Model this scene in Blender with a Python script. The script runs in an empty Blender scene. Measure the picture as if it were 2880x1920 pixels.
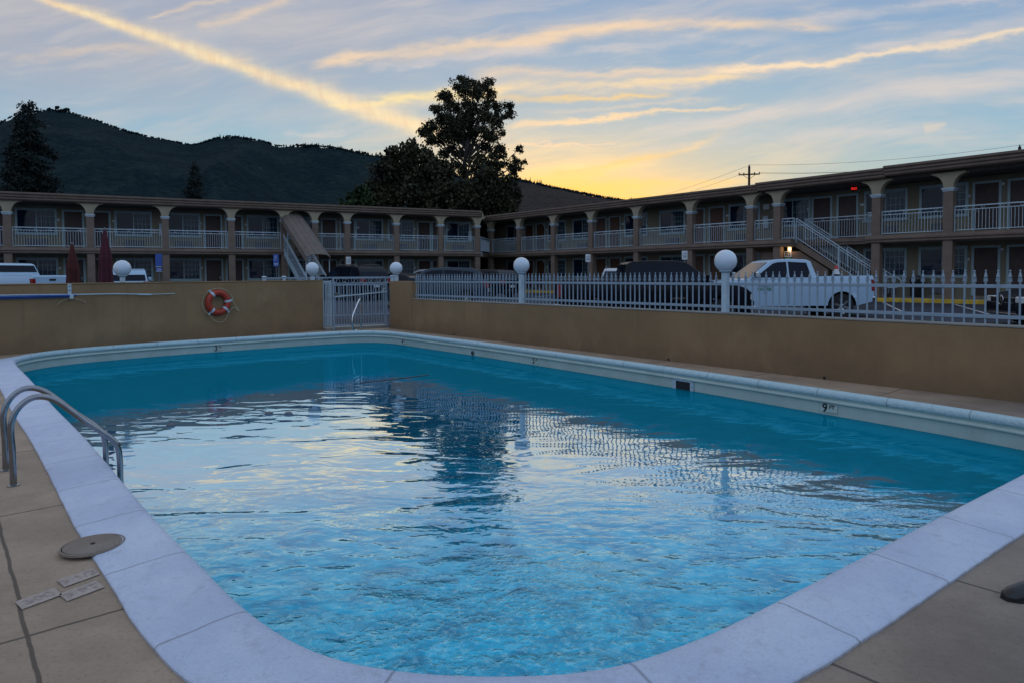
import bpy, bmesh, math, random
from mathutils import Vector, Matrix, noise
random.seed(7)
PI = math.pi
R_ = math.radians
scn = bpy.context.scene
col = scn.collection

# ------------------------------------------------------------------ helpers
def lin(r, g, b):
    f = lambda c: (c/255/12.92) if c/255 <= .04045 else ((c/255+.055)/1.055)**2.4
    return (f(r), f(g), f(b))

class NT:
    """tiny node-expression helper"""
    def __init__(s, nt): s.nt = nt
    def n(s, t, **kw):
        o = s.nt.nodes.new(t)
        for k, v in kw.items(): setattr(o, k, v)
        return o
    def link(s, a, b): s.nt.links.new(a, b)
    def set(s, sock, v):
        if hasattr(v, 'is_output') or isinstance(v, bpy.types.NodeSocket): s.link(v, sock)
        else: sock.default_value = v
    def m(s, op, a, b=None, c=None, clamp=False):
        o = s.n('ShaderNodeMath', operation=op); o.use_clamp = clamp
        s.set(o.inputs[0], a)
        if b is not None: s.set(o.inputs[1], b)
        if c is not None: s.set(o.inputs[2], c)
        return o.outputs[0]
    def mr(s, v, a, b, c=0.0, d=1.0, smooth=True):
        o = s.n('ShaderNodeMapRange')
        if smooth: o.interpolation_type = 'SMOOTHSTEP'
        s.set(o.inputs[0], v); s.set(o.inputs[1], a); s.set(o.inputs[2], b); s.set(o.inputs[3], c); s.set(o.inputs[4], d)
        return o.outputs[0]
    def mix(s, f, a, b, mode='MIX'):
        o = s.n('ShaderNodeMix', data_type='RGBA', blend_type=mode)
        s.set(o.inputs[0], f)
        s.set(o.inputs[6], a if not isinstance(a, tuple) else (*a[:3], 1)); s.set(o.inputs[7], b if not isinstance(b, tuple) else (*b[:3], 1))
        return o.outputs[2]
    def noise(s, vec, scale, detail=4, rough=.55, dist=0.0):
        o = s.n('ShaderNodeTexNoise'); o.inputs['Scale'].default_value = scale
        o.inputs['Detail'].default_value = detail; o.inputs['Roughness'].default_value = rough
        o.inputs['Distortion'].default_value = dist
        if vec is not None: s.link(vec, o.inputs['Vector'])
        return o.outputs[0]
    def xyz(s, x, y, z=0.0):
        o = s.n('ShaderNodeCombineXYZ'); s.set(o.inputs[0], x); s.set(o.inputs[1], y); s.set(o.inputs[2], z)
        return o.outputs[0]
    def sep(s, v):
        o = s.n('ShaderNodeSeparateXYZ'); s.link(v, o.inputs[0]); return o.outputs
    def mapping(s, v, scale=(1, 1, 1), rot=(0, 0, 0), loc=(0, 0, 0)):
        o = s.n('ShaderNodeMapping'); s.link(v, o.inputs[0])
        o.inputs['Scale'].default_value = scale; o.inputs['Rotation'].default_value = rot; o.inputs['Location'].default_value = loc
        return o.outputs[0]

def mat(name, color, rough=.6, metal=0.0, var=.15, vscale=3.0, bump=0.0, bscale=40, emit=None, estr=0, spec=.5, coat=0, grime=0):
    m = bpy.data.materials.new(name); m.use_nodes = True
    nt = NT(m.node_tree); b = m.node_tree.nodes['Principled BSDF']
    co = nt.n('ShaderNodeTexCoord').outputs['Object']
    f = nt.noise(co, vscale, 5, .6)
    f = nt.mr(f, .3, .7)
    dark = tuple(c*(1-var) for c in color); lite = tuple(min(1, c*(1+var)) for c in color)
    c = nt.mix(f, dark, lite)
    if grime:
        g = nt.mr(nt.noise(co, vscale*4.3, 6, .7), .5, .75)
        c = nt.mix(nt.m('MULTIPLY', g, grime), c, tuple(k*.45 for k in color))
    nt.link(c, b.inputs['Base Color'])
    b.inputs['Roughness'].default_value = rough; b.inputs['Metallic'].default_value = metal
    b.inputs['Specular IOR Level'].default_value = spec
    if coat: b.inputs['Coat Weight'].default_value = coat; b.inputs['Coat Roughness'].default_value = .05
    if bump:
        bn = nt.n('ShaderNodeBump'); bn.inputs['Strength'].default_value = 1; bn.inputs['Distance'].default_value = bump
        nt.link(nt.noise(co, bscale, 6, .65), bn.inputs['Height']); nt.link(bn.outputs[0], b.inputs['Normal'])
    if emit:
        b.inputs['Emission Color'].default_value = (*emit, 1); b.inputs['Emission Strength'].default_value = estr
    return m

class MB:
    def __init__(s): s.v = []; s.f = []; s.mi = []; s.cur = 0; s.uv = {}
    def add(s, vs, fs):
        o = len(s.v); s.v += [tuple(p) for p in vs]
        for f in fs: s.f.append(tuple(i+o for i in f)); s.mi.append(s.cur)
        return s
    def box(s, x0, x1, y0, y1, z0, z1):
        v = [(x, y, z) for x in (x0, x1) for y in (y0, y1) for z in (z0, z1)]
        return s.add(v, [(0, 1, 3, 2), (4, 6, 7, 5), (0, 4, 5, 1), (2, 3, 7, 6), (0, 2, 6, 4), (1, 5, 7, 3)])
    def bar(s, p, q, w, h=None, up=(0, 0, 1)):
        h = h or w; p = Vector(p); q = Vector(q); d = (q-p).normalized(); up = Vector(up)
        if abs(d.dot(up)) > .99: up = Vector((0, 1, 0))
        a = d.cross(up).normalized()*w/2; b = a.cross(d).normalized()*h/2
        v = [e+sa*a+sb*b for e in (p, q) for sa, sb in ((-1, -1), (1, -1), (1, 1), (-1, 1))]
        return s.add(v, [(3, 2, 1, 0), (4, 5, 6, 7)]+[(i, (i+1) % 4, 4+(i+1) % 4, 4+i) for i in range(4)])
    def tube(s, pts, r, n=8, closed=False):
        pts = [Vector(p) for p in pts]; N = len(pts); rs = r if isinstance(r, (list, tuple)) else [r]*N
        prev = None; o = len(s.v); vs = []
        for i, p in enumerate(pts):
            if closed: d = (pts[(i+1) % N]-pts[i-1]).normalized()
            else: d = (pts[min(i+1, N-1)]-pts[max(i-1, 0)]).normalized()
            if prev is None:
                up = Vector((0, 0, 1)) if abs(d.z) < .9 else Vector((1, 0, 0))
                a = d.cross(up).normalized()
            else:
                a = (prev-d*prev.dot(d)).normalized()
            prev = a; b = d.cross(a)
            for k in range(n):
                t = 2*PI*k/n; vs.append(p+(a*math.cos(t)+b*math.sin(t))*rs[i])
        fs = []
        for i in range(N if closed else N-1):
            j = (i+1) % N
            for k in range(n): fs.append((i*n+k, i*n+(k+1) % n, j*n+(k+1) % n, j*n+k))
        if not closed: fs += [tuple(range(n))[::-1], tuple((N-1)*n+k for k in range(n))]
        return s.add(vs, fs)
    def lathe(s, prof, n=16, c=(0, 0, 0), axis='z'):
        c = Vector(c); vs = []
        for r, z in prof:
            for k in range(n):
                t = 2*PI*k/n
                if axis == 'z': vs.append(c+Vector((r*math.cos(t), r*math.sin(t), z)))
                elif axis == 'y': vs.append(c+Vector((r*math.cos(t), z, r*math.sin(t))))
                else: vs.append(c+Vector((z, r*math.cos(t), r*math.sin(t))))
        N = len(prof); fs = [(i*n+k, i*n+(k+1) % n, (i+1)*n+(k+1) % n, (i+1)*n+k) for i in range(N-1) for k in range(n)]
        fs += [tuple(range(n))[::-1], tuple((N-1)*n+k for k in range(n))]
        return s.add(vs, fs)
    def prism(s, poly, a0, a1, axis='y'):
        """poly in the two other axes, extruded along axis"""
        n = len(poly)
        def P(u, v, a):
            return (u, a, v) if axis == 'y' else ((a, u, v) if axis == 'x' else (u, v, a))
        vs = [P(u, v, a0) for u, v in poly]+[P(u, v, a1) for u, v in poly]
        return s.add(vs, [tuple(range(n)), tuple(range(2*n-1, n-1, -1))]+[(i, n+i, n+(i+1) % n, (i+1) % n) for i in range(n)])
    def quad(s, a, b, c, d): return s.add([a, b, c, d], [(0, 1, 2, 3)])
    def build(s, name, m, parent=None, smooth=0, bevel=0):
        me = bpy.data.meshes.new(name); me.from_pydata([tuple(p) for p in s.v], [], s.f)
        ms = m if isinstance(m, (list, tuple)) else [m]
        for k in ms: me.materials.append(k)
        if len(ms) > 1: me.polygons.foreach_set('material_index', s.mi)
        bm = bmesh.new(); bm.from_mesh(me); bmesh.ops.recalc_face_normals(bm, faces=bm.faces)
        if smooth:
            for f in bm.faces: f.smooth = True
        bm.to_mesh(me); bm.free()
        if smooth: me.set_sharp_from_angle(angle=R_(smooth))
        o = bpy.data.objects.new(name, me); col.objects.link(o)
        if parent: o.parent = parent
        if bevel:
            b = o.modifiers.new('b', 'BEVEL'); b.width = bevel; b.segments = 2; b.limit_method = 'ANGLE'; b.angle_limit = R_(35)
        return o

def tag(o, label=None, cat=None, group=None, kind=None):
    if label: o['label'] = label
    if cat: o['category'] = cat
    if group: o['group'] = group
    if kind: o['kind'] = kind
    return o
def empty(name, loc=(0, 0, 0), rz=0, **kw):
    o = bpy.data.objects.new(name, None); col.objects.link(o); o.location = loc; o.rotation_euler = (0, 0, rz)
    o.empty_display_size = .2
    return tag(o, **kw)
kids = {}
def copy_tree(o, parent=None):
    c = o.copy(); col.objects.link(c); c.parent = parent
    for ch in [k for k in bpy.data.objects if k.parent == o]: copy_tree(ch, c)
    return c
def text_mesh(txt, size, name, m, parent, loc, rot, extrude=.002, align='CENTER', shear=0):
    cu = bpy.data.curves.new('t', 'FONT'); cu.body = txt; cu.size = size; cu.extrude = extrude; cu.align_x = align; cu.align_y = 'CENTER'
    cu.offset = size*.02
    t = bpy.data.objects.new('t', cu); col.objects.link(t)
    bpy.context.view_layer.update()
    me = bpy.data.meshes.new_from_object(t.evaluated_get(bpy.context.evaluated_depsgraph_get()))
    bpy.data.objects.remove(t); bpy.data.curves.remove(cu)
    me.name = name; me.materials.clear(); me.materials.append(m)
    o = bpy.data.objects.new(name, me); col.objects.link(o); o.parent = parent; o.location = loc; o.rotation_euler = rot
    return o

# ------------------------------------------------------------------ camera
H = 1.6
pitch = math.atan(68/1920); roll = 0.0068
Fw = Vector((0, math.cos(pitch), -math.sin(pitch))); Rt = Vector((1, 0, 0)); Up = Rt.cross(Fw)
R2 = Rt*math.cos(roll)-Up*math.sin(roll); U2 = Up*math.cos(roll)+Rt*math.sin(roll)
cam_d = bpy.data.cameras.new('camera'); cam = bpy.data.objects.new('camera', cam_d); col.objects.link(cam)
cam.matrix_world = Matrix(((R2.x, U2.x, -Fw.x, 0), (R2.y, U2.y, -Fw.y, 0), (R2.z, U2.z, -Fw.z, H), (0, 0, 0, 1)))
cam_d.lens = 24; cam_d.sensor_width = 36; cam_d.shift_y = -120/2880; cam_d.clip_start = .05; cam_d.clip_end = 9000
scn.camera = cam
scn.view_settings.view_transform = 'Standard'; scn.view_settings.look = 'None'; scn.view_settings.exposure = 0
scn.cycles.use_denoising = True
scn.cycles.max_bounces = 6; scn.cycles.diffuse_bounces = 3; scn.cycles.glossy_bounces = 4; scn.cycles.transmission_bounces = 3
scn.cycles.caustics_reflective = False; scn.cycles.caustics_refractive = False

# ------------------------------------------------------------------ world: dusk sky with contrails and cirrus
SUN_AZ = R_(6.0); SUN_EL = R_(2.0)
w = bpy.data.worlds.new('World'); scn.world = w; w.use_nodes = True
W = NT(w.node_tree); bg = w.node_tree.nodes['Background']
tc = W.n('ShaderNodeTexCoord').outputs['Generated']
X_, Y_, Z_ = W.sep(tc)
ay = W.m('MAXIMUM', W.m('ABSOLUTE', Y_), .12)
A_ = W.m('DIVIDE', X_, ay); B_ = W.m('DIVIDE', Z_, ay)
P0 = W.xyz(A_, B_, 0.0)
# warp for natural edges
wn = W.noise(W.mapping(P0, rot=(0, 0, R_(-12)), scale=(9, 26, 1)), 1.0, 8, .68)
warp = W.m('MULTIPLY', W.m('SUBTRACT', wn, .5), .040)
Bw = W.m('ADD', B_, warp)
# base vertical gradient
cr = W.n('ShaderNodeValToRGB'); W.link(W.m('DIVIDE', W.m('MAXIMUM', B_, 0.0), 1.6, clamp=True), cr.inputs[0])
stops = [(0, lin(176, 184, 166)), (.06, lin(166, 188, 184)), (.13, lin(142, 180, 202)), (.26, lin(130, 160, 196)), (.6, lin(168, 198, 232)), (1, lin(176, 206, 240))]
e = cr.color_ramp.elements
e[0].position = 0; e[0].color = (*stops[0][1], 1); e[1].position = 1; e[1].color = (*stops[-1][1], 1)
for p_, c_ in stops[1:-1]:
    q = e.new(p_); q.color = (*c_, 1)
base = cr.outputs[0]
# gauss around the sunken sun
def gauss(a0, b0, ra, rb):
    u = W.m('DIVIDE', W.m('SUBTRACT', A_, a0), ra); v = W.m('DIVIDE', W.m('SUBTRACT', B_, b0), rb)
    return W.m('EXPONENT', W.m('MULTIPLY', W.m('ADD', W.m('MULTIPLY', u, u), W.m('MULTIPLY', v, v)), -1.0))
g_wide = gauss(.10, .09, .38, .13); g_mid = gauss(.08, .125, .20, .045); g_core = gauss(.05, .116, .17, .018)
c_ = W.mix(W.m('MULTIPLY', g_wide, .60), base, lin(214, 200, 162))
c_ = W.mix(W.m('MULTIPLY', g_mid, .6), c_, lin(253, 204, 118))
# veils of thin cirrus, stretched along the wind
rot = W.mapping(P0, rot=(0, 0, R_(-9)))
wv = W.n('ShaderNodeVectorMath', operation='ADD'); W.link(rot, wv.inputs[0])
wv2 = W.n('ShaderNodeTexNoise'); wv2.inputs['Scale'].default_value = 3.0; wv2.inputs['Detail'].default_value = 3; W.link(rot, wv2.inputs['Vector'])
sc_ = W.n('ShaderNodeVectorMath', operation='SCALE'); W.link(wv2.outputs['Color'], sc_.inputs[0]); sc_.inputs['Scale'].default_value = .10
W.link(sc_.outputs[0], wv.inputs[1])
st1 = W.noise(W.mapping(wv.outputs[0], scale=(2.2, 15, 1)), 1.0, 7, .62)
st2 = W.noise(W.mapping(wv.outputs[0], scale=(5, 34, 1), loc=(3, 5, 0)), 1.0, 6, .6)
blot = W.noise(W.mapping(wv.outputs[0], scale=(3.0, 6.5, 1), loc=(1.7, .4, 0)), 1.0, 6, .62)
veil = W.m('MULTIPLY', W.mr(st1, .42, .70), W.mr(B_, .05, .16))
warmcol = W.mix(W.mr(g_wide, .02, .8), lin(206, 198, 194), lin(255, 222, 158))
greycol = W.mix(W.mr(g_wide, .0, .6), lin(170, 172, 184), lin(192, 186, 174))
lefttop = W.m('MULTIPLY', W.mr(B_, .19, .34), W.mr(A_, .25, -.5))
c_ = W.mix(W.m('MULTIPLY', lefttop, W.mr(blot, .25, .62, .35, .95)), c_, greycol)
c_ = W.mix(W.m('MULTIPLY', veil, W.mr(g_wide, 0, .5, .45, .8)), c_, warmcol)
c_ = W.mix(W.m('MULTIPLY', W.mr(st2, .50, .72), W.m('MULTIPLY', W.mr(B_, .1, .2), .42)), c_, warmcol)

def band(p, q, w0, w1, k, strength, colr, soft=1.0, fade=(.06, .12), tex=.35, thin=None):
    """streak from p to q in (x/y, z/y) direction space; w half-widths, k sag"""
    global c_
    dx, dy = q[0]-p[0], q[1]-p[1]; L = math.hypot(dx, dy); ux, uy = dx/L, dy/L
    rx = W.m('SUBTRACT', A_, p[0]); ry = W.m('SUBTRACT', Bw if thin is None else W.m('ADD', B_, W.m('MULTIPLY', warp, thin)), p[1])
    t = W.m('DIVIDE', W.m('ADD', W.m('MULTIPLY', rx, ux), W.m('MULTIPLY', ry, uy)), L)
    d = W.m('SUBTRACT', W.m('MULTIPLY', ry, ux), W.m('MULTIPLY', rx, uy))
    if k: d = W.m('SUBTRACT', d, W.m('MULTIPLY', W.m('MULTIPLY', t, W.m('SUBTRACT', 1.0, t)), k*4))
    wd = W.m('ADD', W.m('MULTIPLY', t, w1-w0), w0)
    r = W.m('DIVIDE', d, W.m('MAXIMUM', wd, .0008))
    r2 = W.m('MULTIPLY', r, r)
    if soft >= 1: f = W.m('EXPONENT', W.m('MULTIPLY', r2, -1.0))
    else: f = W.m('EXPONENT', W.m('MULTIPLY', W.m('MULTIPLY', r2, r2), -1.0))
    f = W.m('MULTIPLY', f, W.m('MULTIPLY', W.mr(t, -fade[0], fade[0]), W.mr(t, 1+fade[1], 1-fade[1])))
    f = W.m('MULTIPLY', f, W.mr(st2, .25, .65, 1-tex, 1.0))
    f = W.m('MULTIPLY', f, strength, clamp=True)
    c_ = W.mix(f, c_, colr)
cream = lin(248, 222, 168); pale = lin(222, 208, 200); gold = lin(252, 208, 124); peach = lin(244, 212, 174)
band((.2, .205), (.80, .28), .010, .022, .008, .50, pale, tex=.8)
band((-.28, .303), (.06, .341), .007, .012, .004, .85, peach, tex=.6)
band((-.20, .300), (.06, .325), .003, .010, .002, .5, pale, tex=.7)
band((.04, .344), (.46, .354), .012, .008, .010, .85, peach, tex=.7)
band((.10, .322), (.40, .338), .004, .008, .004, .4, pale, tex=.8)
band((.42, .362), (.78, .402), .007, .006, 0, .5, pale, tex=.7)
band((-.05, .289), (.36, .293), .008, .006, 0, .65, peach, tex=.6)
band((.30, .290), (.78, .352), .0045, .006, -.006, .95, lin(246, 220, 186), tex=.35)
band((.50, .322), (.80, .375), .006, .014, -.004, .45, pale, tex=.7)
band((-.06, .266), (.34, .281), .010, .006, 0, .85, lin(250, 218, 166), tex=.7)
band((-.03, .250), (.22, .260), .006, .004, 0, .75, gold, tex=.6)
band((0, .217), (.33, .243), .0045, .003, -.002, .85, lin(250, 216, 168), tex=.4)
band((.05, .232), (.30, .252), .003, .004, .0, .35, peach, tex=.7)
band((.012, .187), (.15, .190), .0018, .001, 0, .7, peach, tex=.3)
band((.02, .138), (.29, .195), .012, .005, -.012, .8, gold, tex=.8)
band((.06, .150), (.24, .172), .004, .004, -.004, .5, lin(250, 196, 110), tex=.6)
band((-.04, .127), (.34, .130), .007, .005, 0, .7, gold, tex=.7)
band((-.02, .110), (.36, .104), .004, .004, 0, .5, lin(255, 205, 110), tex=.5)
band((-.26, .246), (-.02, .262), .004, .012, .004, .9, lin(255, 228, 160), tex=.6)
band((-.72, .312), (-.50, .330), .006, .008, .006, .4, peach, tex=.8)
band((-.45, .360), (-.31, .402), .005, .008, 0, .65, peach, tex=.7)
band((-.52, .372), (-.40, .402), .003, .005, .002, .45, peach, tex=.7)
band((-.75, .50), (.35, .60), .035, .06, .02, .8, lin(252, 226, 186), tex=.8)  # cloud above the view, added for warm patches in the water reflection
band((-.3, .78), (.5, .72), .05, .07, .03, .6, lin(250, 224, 196), tex=.8)  # second added cloud above the view, also for the water reflection
band((-.33, .205), (-.24, .207), .003, .003, 0, .35, pale, tex=.6)
band((.60, .205), (.632, .213), .007, .004, 0, .5, peach, tex=.6)
band((.18, .178), (.62, .205), .008, .010, .006, .4, pale, tex=.8)
c_ = W.mix(W.m('MULTIPLY', g_core, .8), c_, lin(255, 200, 84))
# ribbed fine structure on the big contrail
rib = W.noise(W.mapping(wv.outputs[0], rot=(0, 0, R_(48)), scale=(60, 22, 1)), 1.0, 6, .65)
ribc = W.mix(W.mr(rib, .30, .70), lin(240, 210, 168), lin(255, 230, 180))
band((-.80, .449), (-.095, .207), .004, .017, .0, .38, ribc, soft=1, fade=(.02, .02), tex=.75, thin=1.2)
band((-.80, .445), (-.095, .200), .0026, .0150, .0, .88, ribc, soft=1, fade=(.02, .02), tex=.35, thin=.40)
# unseen sky behind the viewer, brightened to lift the ambient light
back = W.mr(Y_, .25, -.45)
c_ = W.mix(W.m('MULTIPLY', back, .9), c_, W.mix(W.mr(Z_, .0, .5), lin(150, 170, 200), lin(178, 202, 236)))
c_ = W.mix(W.mr(Z_, .0, -.05), c_, lin(60, 62, 66))
sky = W.n('ShaderNodeTexSky', sky_type='NISHITA'); sky.sun_disc = False; sky.sun_elevation = SUN_EL; sky.sun_rotation = SUN_AZ
bg.inputs['Strength'].default_value = .02
W.link(sky.outputs[0], bg.inputs['Color'])
bg2 = W.n('ShaderNodeBackground'); W.link(c_, bg2.inputs['Color']); bg2.inputs['Strength'].default_value = 1.0
ad = W.n('ShaderNodeAddShader'); W.link(bg.outputs[0], ad.inputs[0]); W.link(bg2.outputs[0], ad.inputs[1])
W.link(ad.outputs[0], w.node_tree.nodes['World Output'].inputs[0])
sky_mix_strength = bg
w.cycles.sampling_method = 'MANUAL'; w.cycles.sample_map_resolution = 512

sd = bpy.data.lights.new('sun', 'SUN'); sd.energy = 1.0; sd.angle = R_(2); sd.color = (1, .72, .42)
so = bpy.data.objects.new('sun', sd); col.objects.link(so)
sdir = Vector((math.sin(SUN_AZ)*math.cos(SUN_EL), math.cos(SUN_AZ)*math.cos(SUN_EL), math.sin(SUN_EL)))
so.rotation_euler = sdir.to_track_quat('Z', 'Y').to_euler()

# ------------------------------------------------------------------ materials
M = {}
M['stucco'] = mat('tan_stucco', (.265, .165, .082), .85, var=.13, vscale=.8, bump=.004, bscale=90, grime=.22)
def stucco_stains_tone(m):
    nt = NT(m.node_tree); b = m.node_tree.nodes['Principled BSDF']; src = b.inputs['Base Color'].links[0].from_socket
    co = nt.n('ShaderNodeTexCoord').outputs['Object']; x, y, z = nt.sep(co)
    st = nt.mr(nt.noise(nt.mapping(co, scale=(5, 5, .35)), 1.0, 6, .7), .50, .78)
    base_ = nt.mr(nt.m('ADD', z, nt.m('MULTIPLY', nt.noise(co, 3, 4), .5)), .75, .15)  # darker towards the bottom, with a noisy upper edge
    pt = nt.mr(nt.noise(co, 1.1, 5, .6), .55, .66)
    c = nt.mix(nt.m('MULTIPLY', st, .35), src, (.12, .085, .05)); c = nt.mix(nt.m('MULTIPLY', base_, .45), c, (.10, .075, .05)); c = nt.mix(nt.m('MULTIPLY', pt, .25), c, (.34, .24, .13))
    nt.link(c, b.inputs['Base Color'])
stucco_stains_tone(M['stucco'])
M['facade'] = mat('facade_stucco', (.25, .225, .155), .9, var=.1, vscale=1.2, bump=.003, bscale=60)
M['tan'] = mat('arch_stucco', (.34, .29, .20), .9, var=.1, vscale=1.5)
M['brown'] = mat('brown_paint', (.175, .125, .095), .75, var=.14, vscale=2)
M['white'] = mat('white_paint', (.44, .54, .61), .45, var=.06, vscale=5)
M['fence'] = mat('fence_paint', (.25, .32, .39), .45, var=.08, vscale=5)
M['trim'] = mat('window_trim', (.36, .48, .52), .6, var=.08, vscale=3)
M['door'] = mat('door_wood', (.055, .03, .025), .5, var=.25, vscale=4)
M['doorwarm'] = mat('door_wood_warm', (.11, .045, .025), .5, var=.2, vscale=4)
M['roofing'] = mat('roofing', (.12, .11, .10), .9)
M['asphalt'] = mat('asphalt', (.026, .030, .046), .85, var=.35, vscale=.7, bump=.004, bscale=60)
M['line'] = mat('parking_paint', (.5, .5, .48), .8, var=.3, vscale=8)
M['walk'] = mat('sidewalk_concrete', (.26, .25, .23), .9, var=.15, vscale=1.5)
M['yellow'] = mat('yellow_kerb_paint', (.55, .36, .03), .7, var=.25, vscale=4)
M['black'] = mat('black_rubber', (.012, .012, .013), .8)
M['gloss'] = mat('black_gloss', (.008, .008, .010), .15)
M['chrome'] = mat('chrome', (.62, .63, .65), .10, metal=1, var=.04)
M['steel'] = mat('stainless_steel', (.27, .28, .30), .16, metal=1, var=.08, vscale=20)
M['carglass'] = mat('car_glass', (.006, .010, .020), .06, var=.05, spec=.15)
M['red'] = mat('red_lens', (.25, .01, .008), .25)
M['lens'] = mat('clear_lens', (.55, .58, .60), .12)
M['redflag'] = mat('red_plastic', (.55, .05, .03), .5)
M['maroon'] = mat('maroon_canvas', (.065, .008, .020), .85, var=.3, vscale=7)
M['redcanvas'] = mat('red_canvas', (.065, .009, .007), .85, var=.3, vscale=7)
M['blue'] = mat('sign_blue', (.03, .09, .36), .5)
M['signwhite'] = mat('sign_white', (.62, .66, .70), .5)
M['grey'] = mat('grey_metal', (.12, .12, .13), .6)
M['wood'] = mat('pole_wood', (.035, .028, .022), .9)
M['curtain'] = mat('curtain', (.10, .115, .13), .9, var=.3, vscale=9)
M['canopy'] = mat('canopy_fabric', (.135, .105, .085), .8, var=.1)
M['orange'] = mat('lifebuoy_orange', (.38, .035, .014), .55, var=.15, vscale=6)
M['rope'] = mat('rope', (.45, .40, .30), .9)
M['green'] = mat('sign_green', (.03, .16, .07), .5)

def glass_mat():
    m = bpy.data.materials.new('window_glass'); m.use_nodes = True; nt = NT(m.node_tree); b = m.node_tree.nodes['Principled BSDF']
    co = nt.n('ShaderNodeTexCoord').outputs['Object']
    x, y, z = nt.sep(co)
    fold = nt.m('SINE', nt.m('ADD', nt.m('MULTIPLY', x, 46), nt.m('MULTIPLY', nt.noise(co, 2.2, 2), 9)))
    f = nt.mr(fold, -1, 1); b.inputs['Specular IOR Level'].default_value = .3
    c = nt.mix(nt.m('MULTIPLY', f, nt.mr(x, .9, 1.0)), (.010, .022, .050), (.06, .11, .14))
    c = nt.mix(nt.mr(nt.noise(co, .9, 2), .4, .6, 0, .6), c, (.012, .022, .045))
    nt.link(c, b.inputs['Base Color']); b.inputs['Roughness'].default_value = .07
    bn = nt.n('ShaderNodeBump'); bn.inputs['Distance'].default_value = .01; nt.link(nt.noise(co, 1.2, 2), bn.inputs['Height']); nt.link(bn.outputs[0], b.inputs['Normal'])
    return m
M['glass'] = glass_mat()

def paint(name, c, rough=.28, coat=.5, spec=.4): return mat(name, c, rough, var=.04, vscale=1.0, coat=coat, spec=spec)
M['p_white'] = paint('white_car_paint', (.38, .53, .68)); M['p_black'] = paint('black_car_paint', (.002, .003, .008), .25, .08, .15)
M['p_silver'] = paint('silver_car_paint', (.32, .36, .42)); M['p_slate'] = paint('slate_car_paint', (.018, .035, .055), .25, .25, .3)
M['p_grey'] = paint('grey_car_paint', (.22, .24, .27)); M['p_navy'] = paint('dark_car_paint', (.004, .004, .010), .25, .12, .2)

# ------------------------------------------------------------------ layout frames
XO = Vector((.468, 49.53, 0)); AL = math.atan2(.46657, .88448); AR = math.atan2(-.77429, .63283)
WDL = Vector((5.02, 5.88, 0)).normalized(); WA = Vector((-10.43, 13.85, 0))+Vector((-WDL.y, WDL.x, 0))*.33+WDL*.17     # far left pool wall
WB = Vector((-3.55, 20.40, 0)); WDR = Vector((9.78, -12.14, 0)).normalized()    # far right pool wall
aWL = math.atan2(WDL.y, WDL.x); aWR = math.atan2(WDR.y, WDR.x)
nLv = Vector((-.46657, .88448)); nRv = Vector((.77429, .63283))
def dist_b(x, y):
    p = Vector((x-XO.x, y-XO.y)); return min(-p.dot(nLv), -p.dot(nRv))
def gz(x, y):
    d = max(0, dist_b(x, y)); t = min(1, max(0, (x+4)/10)); t = t*t*(3-2*t)
    k = .002+(.026-.002)*t
    z = .3-k*d
    if d > 12: z -= .03*(d-12)*(1-t) if x > -9 else .012*(d-12)
    return max(.012, z)
def inside(x, y, mrg=.0):
    p = Vector((x, y))
    nl = Vector((WDL.y, -WDL.x)); nr = Vector((-WDR.y, WDR.x))   # towards the pool
    a = (p-WA.xy).dot(nl); b = -(p-WB.xy).dot(nr)
    return a > mrg and b > mrg

# ------------------------------------------------------------------ ground
def axis_steps(lo, hi, st, far):
    a = [];
    v = lo
    while v <= hi+1e-6: a.append(v); v += st
    ext = [20, 60, 150, 400, 1200, far]
    return [lo-e_ for e_ in ext[::-1]]+a+[hi+e_ for e_ in ext]
xs = axis_steps(-34, 30, .5, 4000); ys = axis_steps(-8, 60, .5, 4000)
g = MB(); nx = len(xs)
for y in ys:
    for x in xs:
        z = gz(x, y) if (-45 < x < 45 and y < 70) else .3
        if inside(x, y, -.2): z = -1.2
        g.v.append((x, y, z))
for j in range(len(ys)-1):
    for i in range(nx-1):
        g.f.append((j*nx+i, j*nx+i+1, (j+1)*nx+i+1, (j+1)*nx+i)); g.mi.append(0)
ground = tag(g.build('ground', M['asphalt'], smooth=60), kind='structure')

# parking lines near the right wing
def frame_pt(o, a, u, v): return Vector((o.x+u*math.cos(a)-v*math.sin(a), o.y+u*math.sin(a)+v*math.cos(a), 0))
mb = MB()
for s_ in (22.6, 25.4, 28.1, 30.9, 8.0, 10.8, 13.6, 16.4, 2.4, 5.2):
    for k in range(10):
        pts = []
        for (uu, vv) in ((s_-.05, -.7-k*.45), (s_+.05, -.7-k*.45), (s_+.05, -.7-(k+1)*.45), (s_-.05, -.7-(k+1)*.45)):
            p = frame_pt(XO, AR, uu+(.55*(-vv-.7)), vv); pts.append((p.x, p.y, gz(p.x, p.y)+.006))
        mb.quad(*pts)
tag(mb.build('parking_lines', M['line']), kind='structure')

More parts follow.
